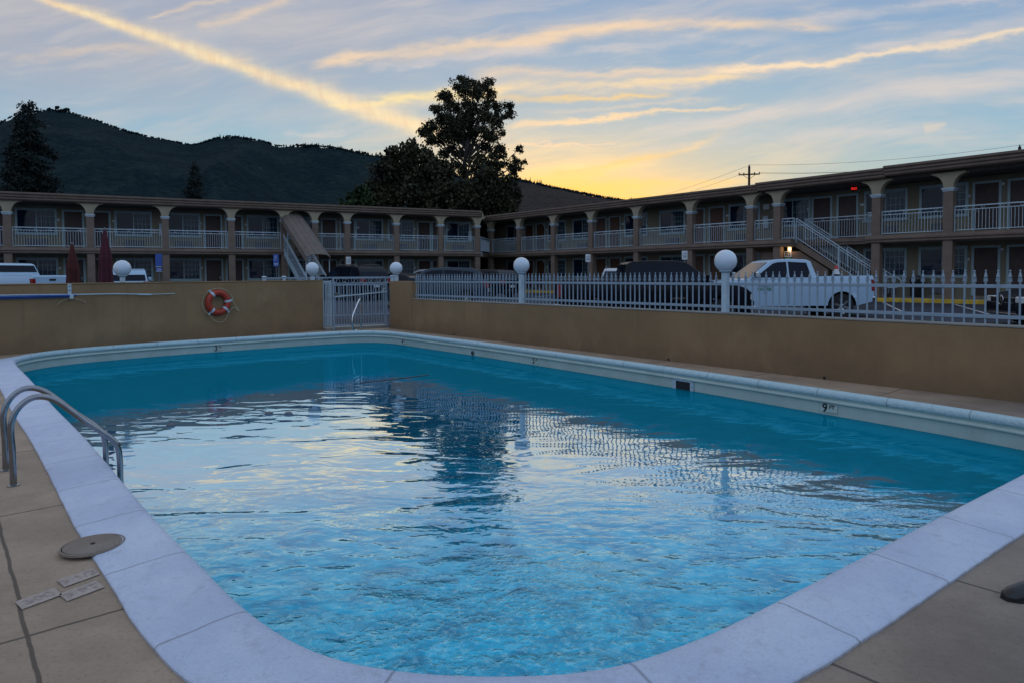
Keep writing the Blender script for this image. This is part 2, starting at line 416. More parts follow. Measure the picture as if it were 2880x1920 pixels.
# ------------------------------------------------------------------ pool outline
lip = [(0, 2.65), (.38, 2.70), (.80, 2.92), (1.18, 3.19), (1.99, 3.80), (3.05, 4.60), (4.02, 5.32), (4.75, 5.90), (5.22, 6.33), (5.45, 6.72), (5.40, 7.13),
       (5.18, 7.54), (4.88, 8.03), (4.18, 9.05), (3.41, 10.19), (2.41, 11.62), (1.06, 13.42), (-.78, 15.83), (-1.93, 17.2), (-2.9, 18.4), (-3.5, 19.05), (-4.1, 19.30), (-4.75, 19.15),
       (-5.68, 18.52), (-6.98, 17.55), (-8.28, 16.48), (-9.16, 15.60), (-9.75, 14.75), (-9.88, 13.95), (-9.60, 13.12), (-8.56, 11.84), (-7.45, 10.54), (-5.74, 8.48),
       (-4.83, 7.42), (-3.93, 6.36), (-2.93, 5.14), (-2.31, 4.39), (-1.76, 3.76), (-1.28, 3.21), (-.84, 2.83), (-.42, 2.68)]
wid = []
for (x, y) in lip:
    nr = -((Vector((x, y))-WB.xy).dot(Vector((-WDR.y, WDR.x))))
    wid.append(.43 if nr > 2.2 and (x > 0 or y < 14) else .09)
for i, (x, y) in enumerate(lip):
    if y > 13.9 and x < -6: wid[i] = .10
def catmull(P, W_, n=6):
    out = []; N = len(P)
    for i in range(N):
        p0, p1, p2, p3 = [Vector(P[(i+k) % N]) for k in (-1, 0, 1, 2)]
        for k in range(n):
            t = k/n
            q = .5*((2*p1)+(-p0+p2)*t+(2*p0-5*p1+4*p2-p3)*t*t+(-p0+3*p1-3*p2+p3)*t**3)
            out.append((q, W_[i]*(1-t)+W_[(i+1) % N]*t))
    return out
LP = catmull(lip, wid, 6); NL = len(LP)
for _ in range(6):
    LP = [((LP[i-1][0]+LP[i][0]*2+LP[(i+1) % NL][0])/4, (LP[i-1][1]+LP[i][1]*2+LP[(i+1) % NL][1])/4) for i in range(NL)]
norm = []
for i in range(NL):
    d = (LP[(i+1) % NL][0]-LP[i-1][0]).normalized(); norm.append(Vector((d.y, -d.x)))   # outward (loop runs counter-clockwise)
def ring(off, wscale=0, z=0, jit=0):
    r = []
    for i in range(NL):
        q = LP[i][0]+norm[i]*(off+wscale*LP[i][1])
        if jit: q = q+norm[i]*jit*noise.noise(Vector((q.x*3.1, q.y*3.1, 0)))
        r.append((q.x, q.y, z))
    return r
def sweep(mb_, rings):
    o = len(mb_.v)
    for r in rings: mb_.v += r
    for k in range(len(rings)-1):
        for i in range(NL):
            j = (i+1) % NL; mb_.f.append((o+k*NL+i, o+k*NL+j, o+(k+1)*NL+j, o+(k+1)*NL+i)); mb_.mi.append(0)

def coping_mat():
    m = bpy.data.materials.new('painted_coping'); m.use_nodes = True; nt = NT(m.node_tree); b = m.node_tree.nodes['Principled BSDF']
    co = nt.n('ShaderNodeTexCoord').outputs['Object']
    uv = nt.n('ShaderNodeUVMap').outputs[0]; u, v, _ = nt.sep(uv)
    fr = nt.m('FRACT', nt.m('ADD', nt.m('MULTIPLY', u, 1.0), nt.m('MULTIPLY', nt.m('SUBTRACT', nt.noise(co, 5, 2), .5), .03)))
    dj = nt.m('ABSOLUTE', nt.m('SUBTRACT', fr, .5))
    joint = nt.mr(dj, .0, .011, 1, 0)
    stain = nt.mr(nt.noise(co, 9, 8, .7), .52, .72)
    big = nt.mr(nt.noise(co, 1.1, 4, .6), .35, .7)
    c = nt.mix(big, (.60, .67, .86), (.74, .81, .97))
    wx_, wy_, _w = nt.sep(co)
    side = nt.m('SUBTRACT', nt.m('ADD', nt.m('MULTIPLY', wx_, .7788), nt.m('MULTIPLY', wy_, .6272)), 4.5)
    c = nt.mix(nt.m('MAXIMUM', nt.mr(side, -.4, .6), nt.mr(wy_, 8.5, 10.5)), c, (.50, .68, .72))  # far coping: shade and water bounce painted in as a teal tint
    c = nt.mix(nt.m('MULTIPLY', stain, .30), c, (.30, .29, .34))
    gr = nt.noise(co, 60, 6, .75)
    c = nt.mix(nt.m('MULTIPLY', nt.mr(gr, .50, .68), .35), c, (.36, .38, .50))
    c = nt.mix(nt.m('MULTIPLY', nt.mr(nt.noise(co, 22, 7, .8), .60, .70), .45), c, (.28, .28, .34))
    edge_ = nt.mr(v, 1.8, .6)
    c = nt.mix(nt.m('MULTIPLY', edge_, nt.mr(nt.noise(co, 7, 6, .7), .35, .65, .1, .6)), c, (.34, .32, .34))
    c = nt.mix(nt.m('MULTIPLY', joint, .62), c, (.20, .20, .24))
    nt.link(c, b.inputs['Base Color']); b.inputs['Roughness'].default_value = .42
    h = nt.m('ADD', nt.m('MULTIPLY', nt.noise(co, 55, 6, .65), .0085), nt.m('ADD', nt.m('MULTIPLY', nt.noise(co, 14, 7, .75), .045), nt.m('MULTIPLY', joint, -.012)))
    bn = nt.n('ShaderNodeBump'); bn.inputs['Distance'].default_value = 1.0; bn.inputs['Strength'].default_value = .8
    nt.link(h, bn.inputs['Height']); nt.link(bn.outputs[0], b.inputs['Normal'])
    return m
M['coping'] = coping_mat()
M['poolwall'] = mat('pool_wall_plaster', (.46, .56, .52), .5, var=.08, vscale=2, bump=.002, grime=.15)
pool = empty('swimming_pool', (0, 4, 0), label='long swimming pool with white painted coping and blue water', cat='swimming pool')
def to_pool(mb_): mb_.v = [(p[0], p[1]-4, p[2]) for p in mb_.v]; return mb_
cp = MB(); prof = [(.0, 1, -.01), (0, 1, .012), (-.018, 1, .022), (-.20, 1, .034), (.075, 0, .040), (.040, 0, .034), (.016, 0, .018), (.002, 0, -.006), (0, 0, -.03), (.006, 0, -.052), (.022, 0, -.066)]
sweep(cp, [ring(o_, w_, z_,   .006 if w_ else 0) for o_, w_, z_ in prof if not (o_ == -.20)]); to_pool(cp)
arc = [0]
for i in range(NL): arc.append(arc[-1]+(LP[(i+1) % NL][0]-LP[i][0]).length)
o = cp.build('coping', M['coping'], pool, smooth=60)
uvl = o.data.uv_layers.new(name='UVMap')
nst = round(arc[-1]/.92)
for pl in o.data.polygons:
    ii = [o.data.loops[l].vertex_index % NL for l in pl.loop_indices]
    wrap = max(ii)-min(ii) > NL/2
    for l, k in zip(pl.loop_indices, ii):
        a_ = arc[k] if not (wrap and k < NL/2) else arc[-1]
        uvl.data[l].uv = (a_/arc[-1]*nst, o.data.loops[l].vertex_index//NL)
pw = MB(); sweep(pw, [ring(*q) for q in [(.022, 0, -.064), (.034, 0, -.080), (.034, 0, -.094), (.014, 0, -.104), (.010, 0, -.118), (.016, 0, -.132), (.050, 0, -.142), (.052, 0, -.155), (.058, 0, -.8)]])
to_pool(pw); pw.build('basin_wall', M['poolwall'], pool, smooth=50)

# deck -------------------------------------------------------------
def deck_mat():
    m = bpy.data.materials.new('deck_concrete'); m.use_nodes = True; nt = NT(m.node_tree); b = m.node_tree.nodes['Principled BSDF']
    co = nt.n('ShaderNodeTexCoord').outputs['Object']
    wob = nt.m('MULTIPLY', nt.m('SUBTRACT', nt.noise(co, 1.6, 4), .5), .05)
    lx, ly, _ = nt.sep(nt.mapping(co, rot=(0, 0, R_(50.0))))     # lx across the left edge, ly along it
    p1 = nt.m('ADD', lx, wob); p2 = nt.m('ADD', ly, wob)
    def stripe(v, period, off, wd):
        fr = nt.m('FRACT', nt.m('ADD', nt.m('DIVIDE', nt.m('SUBTRACT', v, off), period), .5))
        return nt.mr(nt.m('MULTIPLY', nt.m('ABSOLUTE', nt.m('SUBTRACT', fr, .5)), period), wd, wd*2.6, 1, 0)
    # edge line parallel to the left coping and cross joints
    r = Matrix.Rotation(R_(50), 3, 'Z')
    q1 = r @ Vector((-2.18, 3.0, 0)); q2 = r @ Vector((-4.33, 6.02, 0))
    jn = nt.m('MAXIMUM', stripe(p1, 2.0, q1.x, .0045), stripe(p2, 1.25, q1.y, .0045))
    cr_ = nt.mr(nt.noise(nt.mapping(co, scale=(1, 1, 1)), 3.3, 9, .75), .60, .72)
    f = nt.mr(nt.noise(co, 1.3, 6, .65), .3, .7)
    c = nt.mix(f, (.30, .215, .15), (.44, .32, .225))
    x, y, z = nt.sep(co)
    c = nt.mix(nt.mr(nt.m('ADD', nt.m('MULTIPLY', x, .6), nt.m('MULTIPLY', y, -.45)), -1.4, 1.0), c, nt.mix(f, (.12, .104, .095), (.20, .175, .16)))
    c = nt.mix(nt.m('MULTIPLY', cr_, .45), c, (.12, .10, .09))
    c = nt.mix(nt.m('MULTIPLY', nt.mr(nt.noise(co, 45, 5, .8), .52, .68), .5), c, (.09, .075, .06))
    c = nt.mix(nt.m('MULTIPLY', nt.mr(nt.noise(co, .7, 7, .75), .52, .66), .35), c, (.16, .13, .10))
    c = nt.mix(nt.m('MULTIPLY', jn, .78), c, (.045, .036, .028))
    nt.link(c, b.inputs['Base Color']); b.inputs['Roughness'].default_value = .75
    h = nt.m('ADD', nt.m('MULTIPLY', nt.noise(co, 22, 8, .75), .020), nt.m('ADD', nt.m('MULTIPLY', jn, -.014), nt.m('MULTIPLY', nt.noise(co, 2.5, 4), .03)))
    bn = nt.n('ShaderNodeBump'); bn.inputs['Distance'].default_value = 1.0; bn.inputs['Strength'].default_value = .7
    nt.link(h, bn.inputs['Height']); nt.link(bn.outputs[0], b.inputs['Normal'])
    return m
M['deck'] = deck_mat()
bm = bmesh.new()
outer = [WA-WDL*9, WA+WDL*3, WA+WDL*7.7, Vector((-4.9, 20.6, 0)), Vector((-3.9, 20.9, 0)), WB+WDR*5, WB+WDR*12, WB+WDR*24, Vector((12, -7, 0)), Vector((0, -7, 0)), Vector((-16, -7, 0))]
def loop_edges(pts):
    vs = [bm.verts.new((p[0], p[1], 0)) for p in pts]
    return [bm.edges.new((vs[i], vs[(i+1) % len(vs)])) for i in range(len(vs))]
inner = [p for p in ring(-.03, 1, 0)]
ed = loop_edges(outer)+loop_edges(inner)
bmesh.ops.triangle_fill(bm, edges=ed, use_beauty=True)
bmesh.ops.recalc_face_normals(bm, faces=bm.faces)
for f in bm.faces:
    if f.normal.z < 0: f.normal_flip()
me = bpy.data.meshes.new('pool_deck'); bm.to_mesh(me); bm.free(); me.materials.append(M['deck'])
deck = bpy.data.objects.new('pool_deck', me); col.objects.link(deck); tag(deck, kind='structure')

# water ---------------------------------------------------------------
def water_mat():
    m = bpy.data.materials.new('pool_water'); m.use_nodes = True; nt = NT(m.node_tree); b = m.node_tree.nodes['Principled BSDF']
    co = nt.n('ShaderNodeTexCoord').outputs['Object']
    x, y, z = nt.sep(co)
    deep = nt.mr(nt.m('ADD', nt.m('MULTIPLY', x, .5), nt.m('MULTIPLY', y, -.45)), -9, 0)
    cl = nt.noise(co, 2.4, 3, .5, .4)
    # ripple fields
    rot = nt.mapping(co, rot=(0, 0, R_(8)), scale=(.75, 1.55, 1))
    n1 = nt.noise(rot, 1.5, 2, .4, .8)
    n2 = nt.noise(nt.mapping(co, rot=(0, 0, R_(-20)), scale=(1, 1.5, 1)), 3.1, 2, .42, 1.1)
    n3 = nt.noise(nt.mapping(co, rot=(0, 0, R_(20)), scale=(1, 1.7, 1)), 8.5, 2, .45, .9)
    n4 = nt.noise(co, 24, 3, .6, .5)
    dx = nt.m('SUBTRACT', x, -.05); dy = nt.m('SUBTRACT', y, 3.25)
    rr = nt.m('SQRT', nt.m('ADD', nt.m('MULTIPLY', dx, dx), nt.m('MULTIPLY', dy, dy)))
    rings_ = nt.m('SINE', nt.m('ADD', nt.m('MULTIPLY', rr, 26), nt.m('MULTIPLY', nt.noise(co, 2.2, 3), 16)))
    near = nt.mr(rr, 2.6, .3); very = nt.mr(rr, 1.9, .3)
    right = nt.mr(nt.m('ADD', nt.m('MULTIPLY', x, 1.0), nt.m('MULTIPLY', y, -.22)), -3.4, .6)
    farcalm = nt.mr(y, 12.5, 8.0)
    farcalm2 = nt.mr(y, 15, 10, .45, 1)
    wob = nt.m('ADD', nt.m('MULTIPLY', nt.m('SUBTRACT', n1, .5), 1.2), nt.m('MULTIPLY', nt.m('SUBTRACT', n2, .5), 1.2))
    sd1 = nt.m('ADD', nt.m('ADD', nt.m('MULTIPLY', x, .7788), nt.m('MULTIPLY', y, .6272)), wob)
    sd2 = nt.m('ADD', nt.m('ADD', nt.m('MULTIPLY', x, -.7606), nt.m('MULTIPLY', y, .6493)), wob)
    wall_refl = nt.m('MAXIMUM', nt.mr(sd1, 6.0, 6.8), nt.mr(sd2, 9.7, 10.9))  # zone where the walls mirror; reflection painted dim and teal there
    c1 = nt.mix(nt.mr(y, 7.0, 2.8), (.0, .24, .50), (.0, .19, .36)); c1 = nt.mix(wall_refl, c1, (.0, .17, .255))
    pat = nt.m('ADD', nt.m('MULTIPLY', nt.mr(n2, .30, .62), .6), nt.m('MULTIPLY', nt.mr(n3, .32, .62), .4))  # ripple-shaped light and dark painted into the body colour, imitating refraction
    hi = nt.mix(wall_refl, (.0, .58, .84), (.0, .22, .34))
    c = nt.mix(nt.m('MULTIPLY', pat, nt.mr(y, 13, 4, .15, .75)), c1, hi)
    h = nt.m('MULTIPLY', nt.m('MULTIPLY', n1, nt.mr(y, 7, 3.2, .0115, .034)), farcalm2)
    near5 = nt.mr(y, 6.5, 3.2)
    midn = nt.mr(y, 8.0, 4.0)
    h = nt.m('ADD', h, nt.m('MULTIPLY', n2, nt.m('MULTIPLY', nt.m('ADD', nt.m('ADD', nt.m('MULTIPLY', midn, .0022), nt.m('MULTIPLY', near5, .0135)), nt.m('ADD', nt.m('MULTIPLY', right, .0006), .0010)), nt.mr(y, 15, 6, .5, 1))))
    h = nt.m('ADD', h, nt.m('MULTIPLY', n3, nt.m('ADD', nt.m('ADD', nt.m('MULTIPLY', near5, .0034), nt.m('MULTIPLY', nt.m('MULTIPLY', right, midn), .0014)), nt.m('MULTIPLY', midn, .0001))))
    h = nt.m('ADD', h, nt.m('MULTIPLY', rings_, nt.m('MULTIPLY', near, .0022)))
    h = nt.m('ADD', h, nt.m('MULTIPLY', n4, nt.m('MULTIPLY', very, .0120)))
    h = nt.m('ADD', h, nt.m('MULTIPLY', n3, nt.m('MULTIPLY', near, .0030)))
    bn = nt.n('ShaderNodeBump'); bn.inputs['Distance'].default_value = 1.0; bn.inputs['Strength'].default_value = 1.0
    nt.link(h, bn.inputs['Height'])
    fr_ = nt.n('ShaderNodeFresnel'); fr_.inputs['IOR'].default_value = 1.5; nt.link(bn.outputs[0], fr_.inputs['Normal'])
    df = nt.n('ShaderNodeBsdfDiffuse'); nt.link(c, df.inputs['Color'])
    gl_ = nt.n('ShaderNodeBsdfGlossy'); gl_.inputs['Roughness'].default_value = .01; nt.link(bn.outputs[0], gl_.inputs['Normal']); nt.link(nt.mix(wall_refl, nt.mix(near5, (.84, .95, 1.0), (.45, .84, 1.0)), (.16, .74, .95)), gl_.inputs['Color'])  # reflection tint painted by position, least red where the walls mirror
    mx = nt.n('ShaderNodeMixShader'); nt.link(nt.m('MULTIPLY', nt.m('MINIMUM', nt.m('ADD', nt.m('MULTIPLY', nt.m('POWER', fr_.outputs[0], 1.55), 6.6), nt.m('ADD', nt.m('MULTIPLY', nt.m('MULTIPLY', nt.mr(n4, .50, .62), very), .24), nt.m('MULTIPLY', nt.m('MULTIPLY', nt.mr(n3, .52, .66), midn), .12))), .82), nt.mr(wall_refl, 0, 1, 1, .34)), mx.inputs[0])  # noise terms paint pale highlight flecks; gloss cut where the walls mirror
    nt.link(df.outputs[0], mx.inputs[1]); nt.link(gl_.outputs[0], mx.inputs[2]); nt.link(mx.outputs[0], m.node_tree.nodes['Material Output'].inputs[0])
    m.node_tree.nodes.remove(b)
    return m
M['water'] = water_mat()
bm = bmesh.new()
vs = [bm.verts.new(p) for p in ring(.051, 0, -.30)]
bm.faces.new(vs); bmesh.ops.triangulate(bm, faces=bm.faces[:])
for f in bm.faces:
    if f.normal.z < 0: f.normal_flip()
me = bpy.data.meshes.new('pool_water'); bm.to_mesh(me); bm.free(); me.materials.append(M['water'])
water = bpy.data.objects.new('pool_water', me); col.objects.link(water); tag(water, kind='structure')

# depth marks, skimmer, fittings on the basin wall ---------------------------
def on_wall(pt):
    """nearest lip index -> point on basin wall face, rotation facing the pool"""
    best = min(range(NL), key=lambda i: (LP[i][0]-Vector(pt)).length)
    q = LP[best][0]+norm[best]*.044; n_ = norm[best]
    return q, math.atan2(-n_.y, -n_.x)+PI/2
for pt, dg, hgt in [((4.20, 9.0), '9', .15), ((.43, 14.45), '5', .15), ((-7.55, 17.2), '3', .165), ((-3.0, 18.5), '4', .14)]:
    q, a_ = on_wall(pt)
    pm = MB().box(-.10, .13, -.004, .004, -.26, -.165).build('depth_marker', M['poolwall'], pool); pm.location = (q.x, q.y-4, 0); pm.rotation_euler = (0, 0, a_)
    text_mesh(dg, hgt, 'depth_number', M['black'], pm, (-.045, -.006, -.212), (PI/2, 0, 0))
    text_mesh('FT', .07, 'depth_unit', M['black'], pm, (.055, -.006, -.192), (PI/2, 0, 0))
q, a_ = on_wall((2.72, 11.2))
sk = empty('skimmer', (q.x, q.y-4, 0), a_); sk.parent = pool
fr = MB(); fr.box(-.22, .22, -.012, .0, -.165, -.135); fr.box(-.22, -.15, -.012, .0, -.36, -.166); fr.box(.15, .22, -.012, .0, -.36, -.166)
fo = fr.build('skimmer_frame', M['white'], sk, bevel=.002)
MB().box(-.149, .149, -.004, .002, -.35, -.167).build('skimmer_opening', M['black'], sk)
sc2 = []
for sx in (-.19, -.09, 0, .09, .19): MB().lathe([(.007, -.016), (.007, -.012)], 8, (sx, 0, -.15), 'y').build('screw', M['grey'], sk)
for sx in (-.19, .19): MB().lathe([(.007, -.016), (.007, -.012)], 8, (sx, 0, -.23), 'y').build('screw', M['grey'], sk)

q, a_ = on_wall((-.98, 16.2))
rt = MB().lathe([(.055, 0), (.055, -.01), (.035, -.014), (.035, -.002)], 16, (0, 0, -.24), 'y').build('return_fitting', M['grey'], pool); rt.location = (q.x, q.y-4, 0); rt.rotation_euler = (0, 0, a_)
MB().lathe([(.034, -.015), (.001, -.016)], 12, (0, 0, -.24), 'y').build('fitting_opening', M['black'], rt)

# ------------------------------------------------------------------ near ladder rails
def arc_path(pts, n=7):
    """catmull through points"""
    out = []; P = [Vector(p) for p in pts]
    for i in range(len(P)-1):
        p0 = P[max(i-1, 0)]; p1 = P[i]; p2 = P[i+1]; p3 = P[min(i+2, len(P)-1)]
        for k in range(n):
            t = k/n; out.append(.5*((2*p1)+(-p0+p2)*t+(2*p0-5*p1+4*p2-p3)*t*t+(-p0+3*p1-3*p2+p3)*t**3))
    out.append(P[-1]); return out
lad = empty('pool_ladder', (-4.04, 5.43, 0), label='pair of curved stainless handrails at the near left pool edge', cat='pool handrail')
nv = Vector((.768, .64, 0)); tv = Vector((-.65, .76, 0)).normalized()
shape = [(0, 0), (0, .25), (-.005, .45), (.03, .575), (.11, .655), (.20, .668), (.29, .625), (.38, .54), (.50, .415), (.60, .325), (.68, .245), (.715, .17), (.725, .05), (.725, -.15), (.725, -.5)]
for sgn, base_ in ((-1, Vector((-3.86, 5.22, 0))), (1, Vector((-4.23, 5.64, 0)))):
    pts = [base_-Vector((-4.04, 5.43, 0))+nv*u+Vector((0, 0, z)) for u, z in shape]
    rl = MB().tube(arc_path(pts, 6), .0235, 16).build('handrail', M['steel'], lad, smooth=60)
    fl = MB().lathe([(.045, .0), (.045, .006), (.03, .012), (.026, .012)], 18, pts[0]).build('floor_flange', M['steel'], rl, smooth=40)

# far handrail by the gate
fh = empty('pool_handrail', (-4.38, 19.75, 0), label='single chrome handrail on the far coping in front of the white gate', cat='pool handrail')
pt = [(0, 0, 0), (0, 0, .5), (0, 0, .82), (-.01, -.04, .90), (-.04, -.12, .84), (-.13, -.34, .52), (-.155, -.40, .36), (-.155, -.40, .12), (-.13, -.38, .03), (-.06, -.30, .03)]
MB().tube(arc_path([Vector((a_*1.0, b_*1.0, c2)) for a_, b_, c2 in pt], 6), .028, 12).build('handrail', M['chrome'], fh, smooth=60)

# deck lid and depth tiles
ld = empty('skimmer_lid', (-2.48, 3.97, .014), R_(40), label='round beige skimmer lid set into the deck beside the coping', cat='lid')
MB().lathe([(.0, .022), (.148, .022), (.152, .019), (.152, .004)][::-1], 40).build('lid_disc', M['deck'], ld, smooth=40)
MB().lathe([(.168, .006), (.168, .018), (.158, .0185), (.158, .006)], 40).build('lid_rim', M['deck'], ld, smooth=40)
MB().lathe([(.0001, .026), (.013, .0245), (.014, .022)][::-1], 12).build('lid_hole', M['black'], ld)
M['tile'] = mat('painted_tile', (.36, .29, .25), .6, var=.15, vscale=30, bump=.001); M['tilemark'] = mat('faded_mark', (.30, .225, .20), .7, var=.4, vscale=30)
def flat_tile(c, ax, ay, label, txt):
    c = Vector(c); ax = Vector(ax); ay = Vector(ay)
    t = empty('deck_tile', (c.x, c.y, 0), label=label, cat='deck tile', group='faded tiles in the deck')
    m_ = MB(); P = [c.to_3d()*0+(ax*sx+ay*sy).to_3d() for sx, sy in ((-.5, -.5), (.5, -.5), (.5, .5), (-.5, .5))]
    m_.add([p+Vector((0, 0, .004)) for p in P]+[p+Vector((0, 0, .007)) for p in P], [(0, 1, 2, 3), (4, 5, 6, 7), (0, 1, 5, 4), (1, 2, 6, 5), (2, 3, 7, 6), (3, 0, 4, 7)])
    m_.build('tile', M['tile'], t)
    text_mesh(txt, ay.length*.75, 'faded_lettering', M['tilemark'], t, (0, 0, .0078), (0, 0, math.atan2(ax.y, ax.x)), .0003)
flat_tile((-2.32, 3.585), (.095, .15), (-.09, .075), 'faded tile in the deck nearest the round lid', '9 1/2')
flat_tile((-2.205, 3.43), (.095, .15), (-.09, .075), 'faded tile in the deck closest to the coping', '9 FT')
flat_tile((-2.37, 3.35), (.095, .15), (-.09, .075), 'faded tile in the deck farthest from the coping', '300')

# floating rope with small floats and a dark hose
fr = empty('float_rope', (-4, 9.3, -.3), label='thin rope with small grey floats drifting in the water near the left side', cat='rope')
rp = [(-.6, -.65, 0), (-.38, -.62, .0), (0, -.15, 0), (.3, .18, 0), (.62, .1, 0), (.45, .3, 0), (.1, .35, 0), (-.2, .12, 0)]
MB().tube(arc_path(rp, 5), .006, 6).build('rope', M['grey'], fr, smooth=60)
for p in (rp[1], rp[4], (.9, .07, 0), (-.56, .12, 0)):
    MB().lathe([(.005, -.06), (.03, -.04), (.035, 0), (.03, .04), (.005, .06)], 10, (0, 0, 0), 'x').build('float', M['grey'], fr, smooth=60).location = p
hs = MB().tube(arc_path([(-1.6, 12.95, -.297), (-2.0, 12.6, -.298), (-2.7, 12.05, -.30)], 8), .014, 8).build('floating_hose', M['gloss'], smooth=60)
tag(hs, 'dark thin hose floating across the middle of the pool water', 'hose')

# shoe
sh = empty('shoe', (2.585, 3.31, 0), R_(180+10), label='black leather shoe standing on the deck at the right edge', cat='shoe')
m_ = MB(); n_ = 14
prof_s = [(.30, .020, .012), (.285, .038, .030), (.25, .047, .048), (.20, .050, .060), (.14, .046, .075), (.08, .040, .095), (.03, .040, .105), (-.0, .038, .10), (-.02, .028, .07)]
vs = []; fs = []
for xx, ww, hh in prof_s:
    for k in range(n_):
        t = PI*k/(n_-1); vs.append((xx-.11, -ww*math.cos(t), .012+hh*max(0.0, math.sin(t))**.8))
for i in range(len(prof_s)-1):
    for k in range(n_-1): fs.append((i*n_+k, i*n_+k+1, (i+1)*n_+k+1, (i+1)*n_+k))
    fs.append((i*n_, (i+1)*n_, (i+1)*n_+n_-1, i*n_+n_-1))
fs += [tuple(range(n_)), tuple((len(prof_s)-1)*n_+k for k in range(n_))]
m_.add(vs, fs); m_.build('upper', M['gloss'], sh, smooth=60)
MB().prism([(.195, -.02), (.195, .02), (.15, .05), (.05, .054), (-.06, .042), (-.13, .034), (-.13, -.034), (-.06, -.042), (.05, -.05), (.15, -.05)], .0, .014, 'z').build('sole', M['black'], sh)

sh.scale = (1.02, 1.02, 1.02)
# ------------------------------------------------------------------ pool walls, fence, gate, lamps
lw = empty('pool_wall', (WA.x, WA.y, 0), aWL, label='tall tan stucco wall at the far left of the pool with a lifebuoy', cat='wall')
MB().box(-10, 7.72, .0, .22, -.1, 1.44).build('wall_body', M['stucco'], lw, bevel=.015)
MB().box(-10, 7.73, -.012, .232, 1.441, 1.47).build('wall_cap', M['stucco'], lw, bevel=.01)
rw = empty('pool_wall', (WB.x, WB.y, 0), aWR, label='low tan stucco wall on the right carrying the white picket fence', cat='wall')
MB().box(1.081, 24, .0, .22, -.1, .90).build('wall_body', M['stucco'], rw, bevel=.015)
MB().box(1.0811, 24, -.008, .228, .901, .925).build('wall_cap', M['walk'], rw, bevel=.006)
MB().box(-.22, 1.08, -.01, .23, -.1, 1.42).build('gate_pillar', M['stucco'], rw, bevel=.015)
wp = MB()
wp.box(3.2, 3.23, -.014, -.001, .02, .05); wp.box(10.2, 10.23, -.014, -.001, .02, .05); wp.box(13.1, 13.13, -.014, -.001, .01, .045)
wp.build('weep_holes', M['black'], rw)

def fence_panel(s0, s1, label):
    t = empty('fence_panel', tuple(WB+WDR*s0), aWR, label=label, cat='fence', group='white picket fence panels on the low wall')
    L = s1-s0; y = .11
    MB().box(0, L, y-.014, y+.014, 1.385, 1.43).build('rail', M['fence'], t, bevel=.003)
    MB().box(0, L, y-.014, y+.014, 1.0, 1.045).build('rail', M['fence'], t, bevel=.003)
    pk = MB().box(-.009, .009, -.009, .009, .93, 1.50); pk.box(-.019, .019, -.019, .019, 1.463, 1.478); pk.box(-.0165, .0165, -.0165, .0165, 1.478, 1.497); pk.box(-.019, .019, -.019, .019, 1.497, 1.508)
    pk.lathe([(.010, 1.508), (.021, 1.525), (.016, 1.55), (.007, 1.585), (.006, 1.592), (.011, 1.598), (.011, 1.606), (.004, 1.614)], 8)
    p0 = pk.build('picket', M['fence'], t, smooth=35)
    n = int(L/.1222); k0 = 0
    for i in range(n):
        u = .06+i*.1222
        if u > L-.04: break
        o_ = p0 if i == 0 else p0.copy()
        if i: col.objects.link(o_)
        o_.location = (u, y, random.uniform(-.003, .003)); o_.rotation_euler = (random.uniform(-.006, .006), random.uniform(-.006, .006), 0)
    return t
fence_panel(1.09, 5.80, 'white picket fence panel nearest the gate pillar, before the first lamp')
fence_panel(5.96, 11.25, 'white picket fence panel between the two lamp posts, in front of the black pickup')
fence_panel(11.41, 17.6, 'white picket fence panel right of the biggest globe lamp, in front of the white pickup')

M['globe'] = mat('opal_globe', (.58, .65, .73), .22, var=.03, vscale=2, coat=.4)
def globe_lamp(p, z0, label, group='white globe lamps around the pool wall', fy=0):
    t = empty('globe_lamp', p, aWR, label=label, cat='globe lamp', group=group)
    MB().box(-.05, .05, -.05, .05, z0, 1.60).build('post', M['white'], t, bevel=.006)
    MB().lathe([(.06, 1.60), (.105, 1.625), (.108, 1.642), (.08, 1.645)], 20).build('fitter', M['white'], t, smooth=40)
    gl = [(.095, 1.635)]+[(.19*math.sin(th), 1.80-.19*math.cos(th)) for th in [R_(30+150*k/16) for k in range(1, 16)]]+[(.002, 1.99)]
    MB().lathe(gl, 28).build('globe', M['globe'], t, smooth=60)
for s_, z0, lb in ((.0, 1.42, 'white globe lamp on the tan gate pillar'), (5.88, .925, 'medium white globe lamp rising from the picket fence left of the black pickup'), (11.33, .925, 'largest nearest globe lamp rising from the picket fence before the pickups')):
    q = WB+WDR*s_+Vector((-WDR.y, WDR.x, 0))*.11; globe_lamp(tuple(q), z0, lb)
for s_, lb in ((7.45, 'white globe lamp on the left wall end beside the gate'), (2.33, 'white globe lamp on the left wall beside the closed umbrellas')):
    q = WA+WDL*s_+Vector((-WDL.y, WDL.x, 0))*.11; globe_lamp(tuple(q), 1.47, lb)

# gate: from left wall end to pillar
G0 = Vector((-5.22, 19.85, 0)); G1 = Vector((-3.82, 20.72, 0)); aG = math.atan2(G1.y-G0.y, G1.x-G0.x); LG = (G1-G0).length
def circ(mb_, x, y, z, r, w_=.012, n=12):
    mb_.tube([(x+r*math.cos(2*PI*k/n)*.75, y, z+r*math.sin(2*PI*k/n)) for k in range(n)], w_/2, 6, closed=True)
gt = empty('pool_gate', tuple(G0), aG, label='white metal gate with a row of rings between the tan wall and pillar', cat='gate')
f_ = MB(); f_.box(0, .05, -.025, .025, .02, 1.52); f_.box(.05, LG, -.018, .018, 1.50, 1.55); f_.box(.051, LG, -.0185, .0185, 1.30, 1.345); f_.box(.051, LG, -.018, .018, .12, .16); f_.box(LG-.04, LG, -.0181, .0181, .05, 1.54)
f_.build('gate_frame', M['fence'], gt, bevel=.003)
b_ = MB()
n = 19
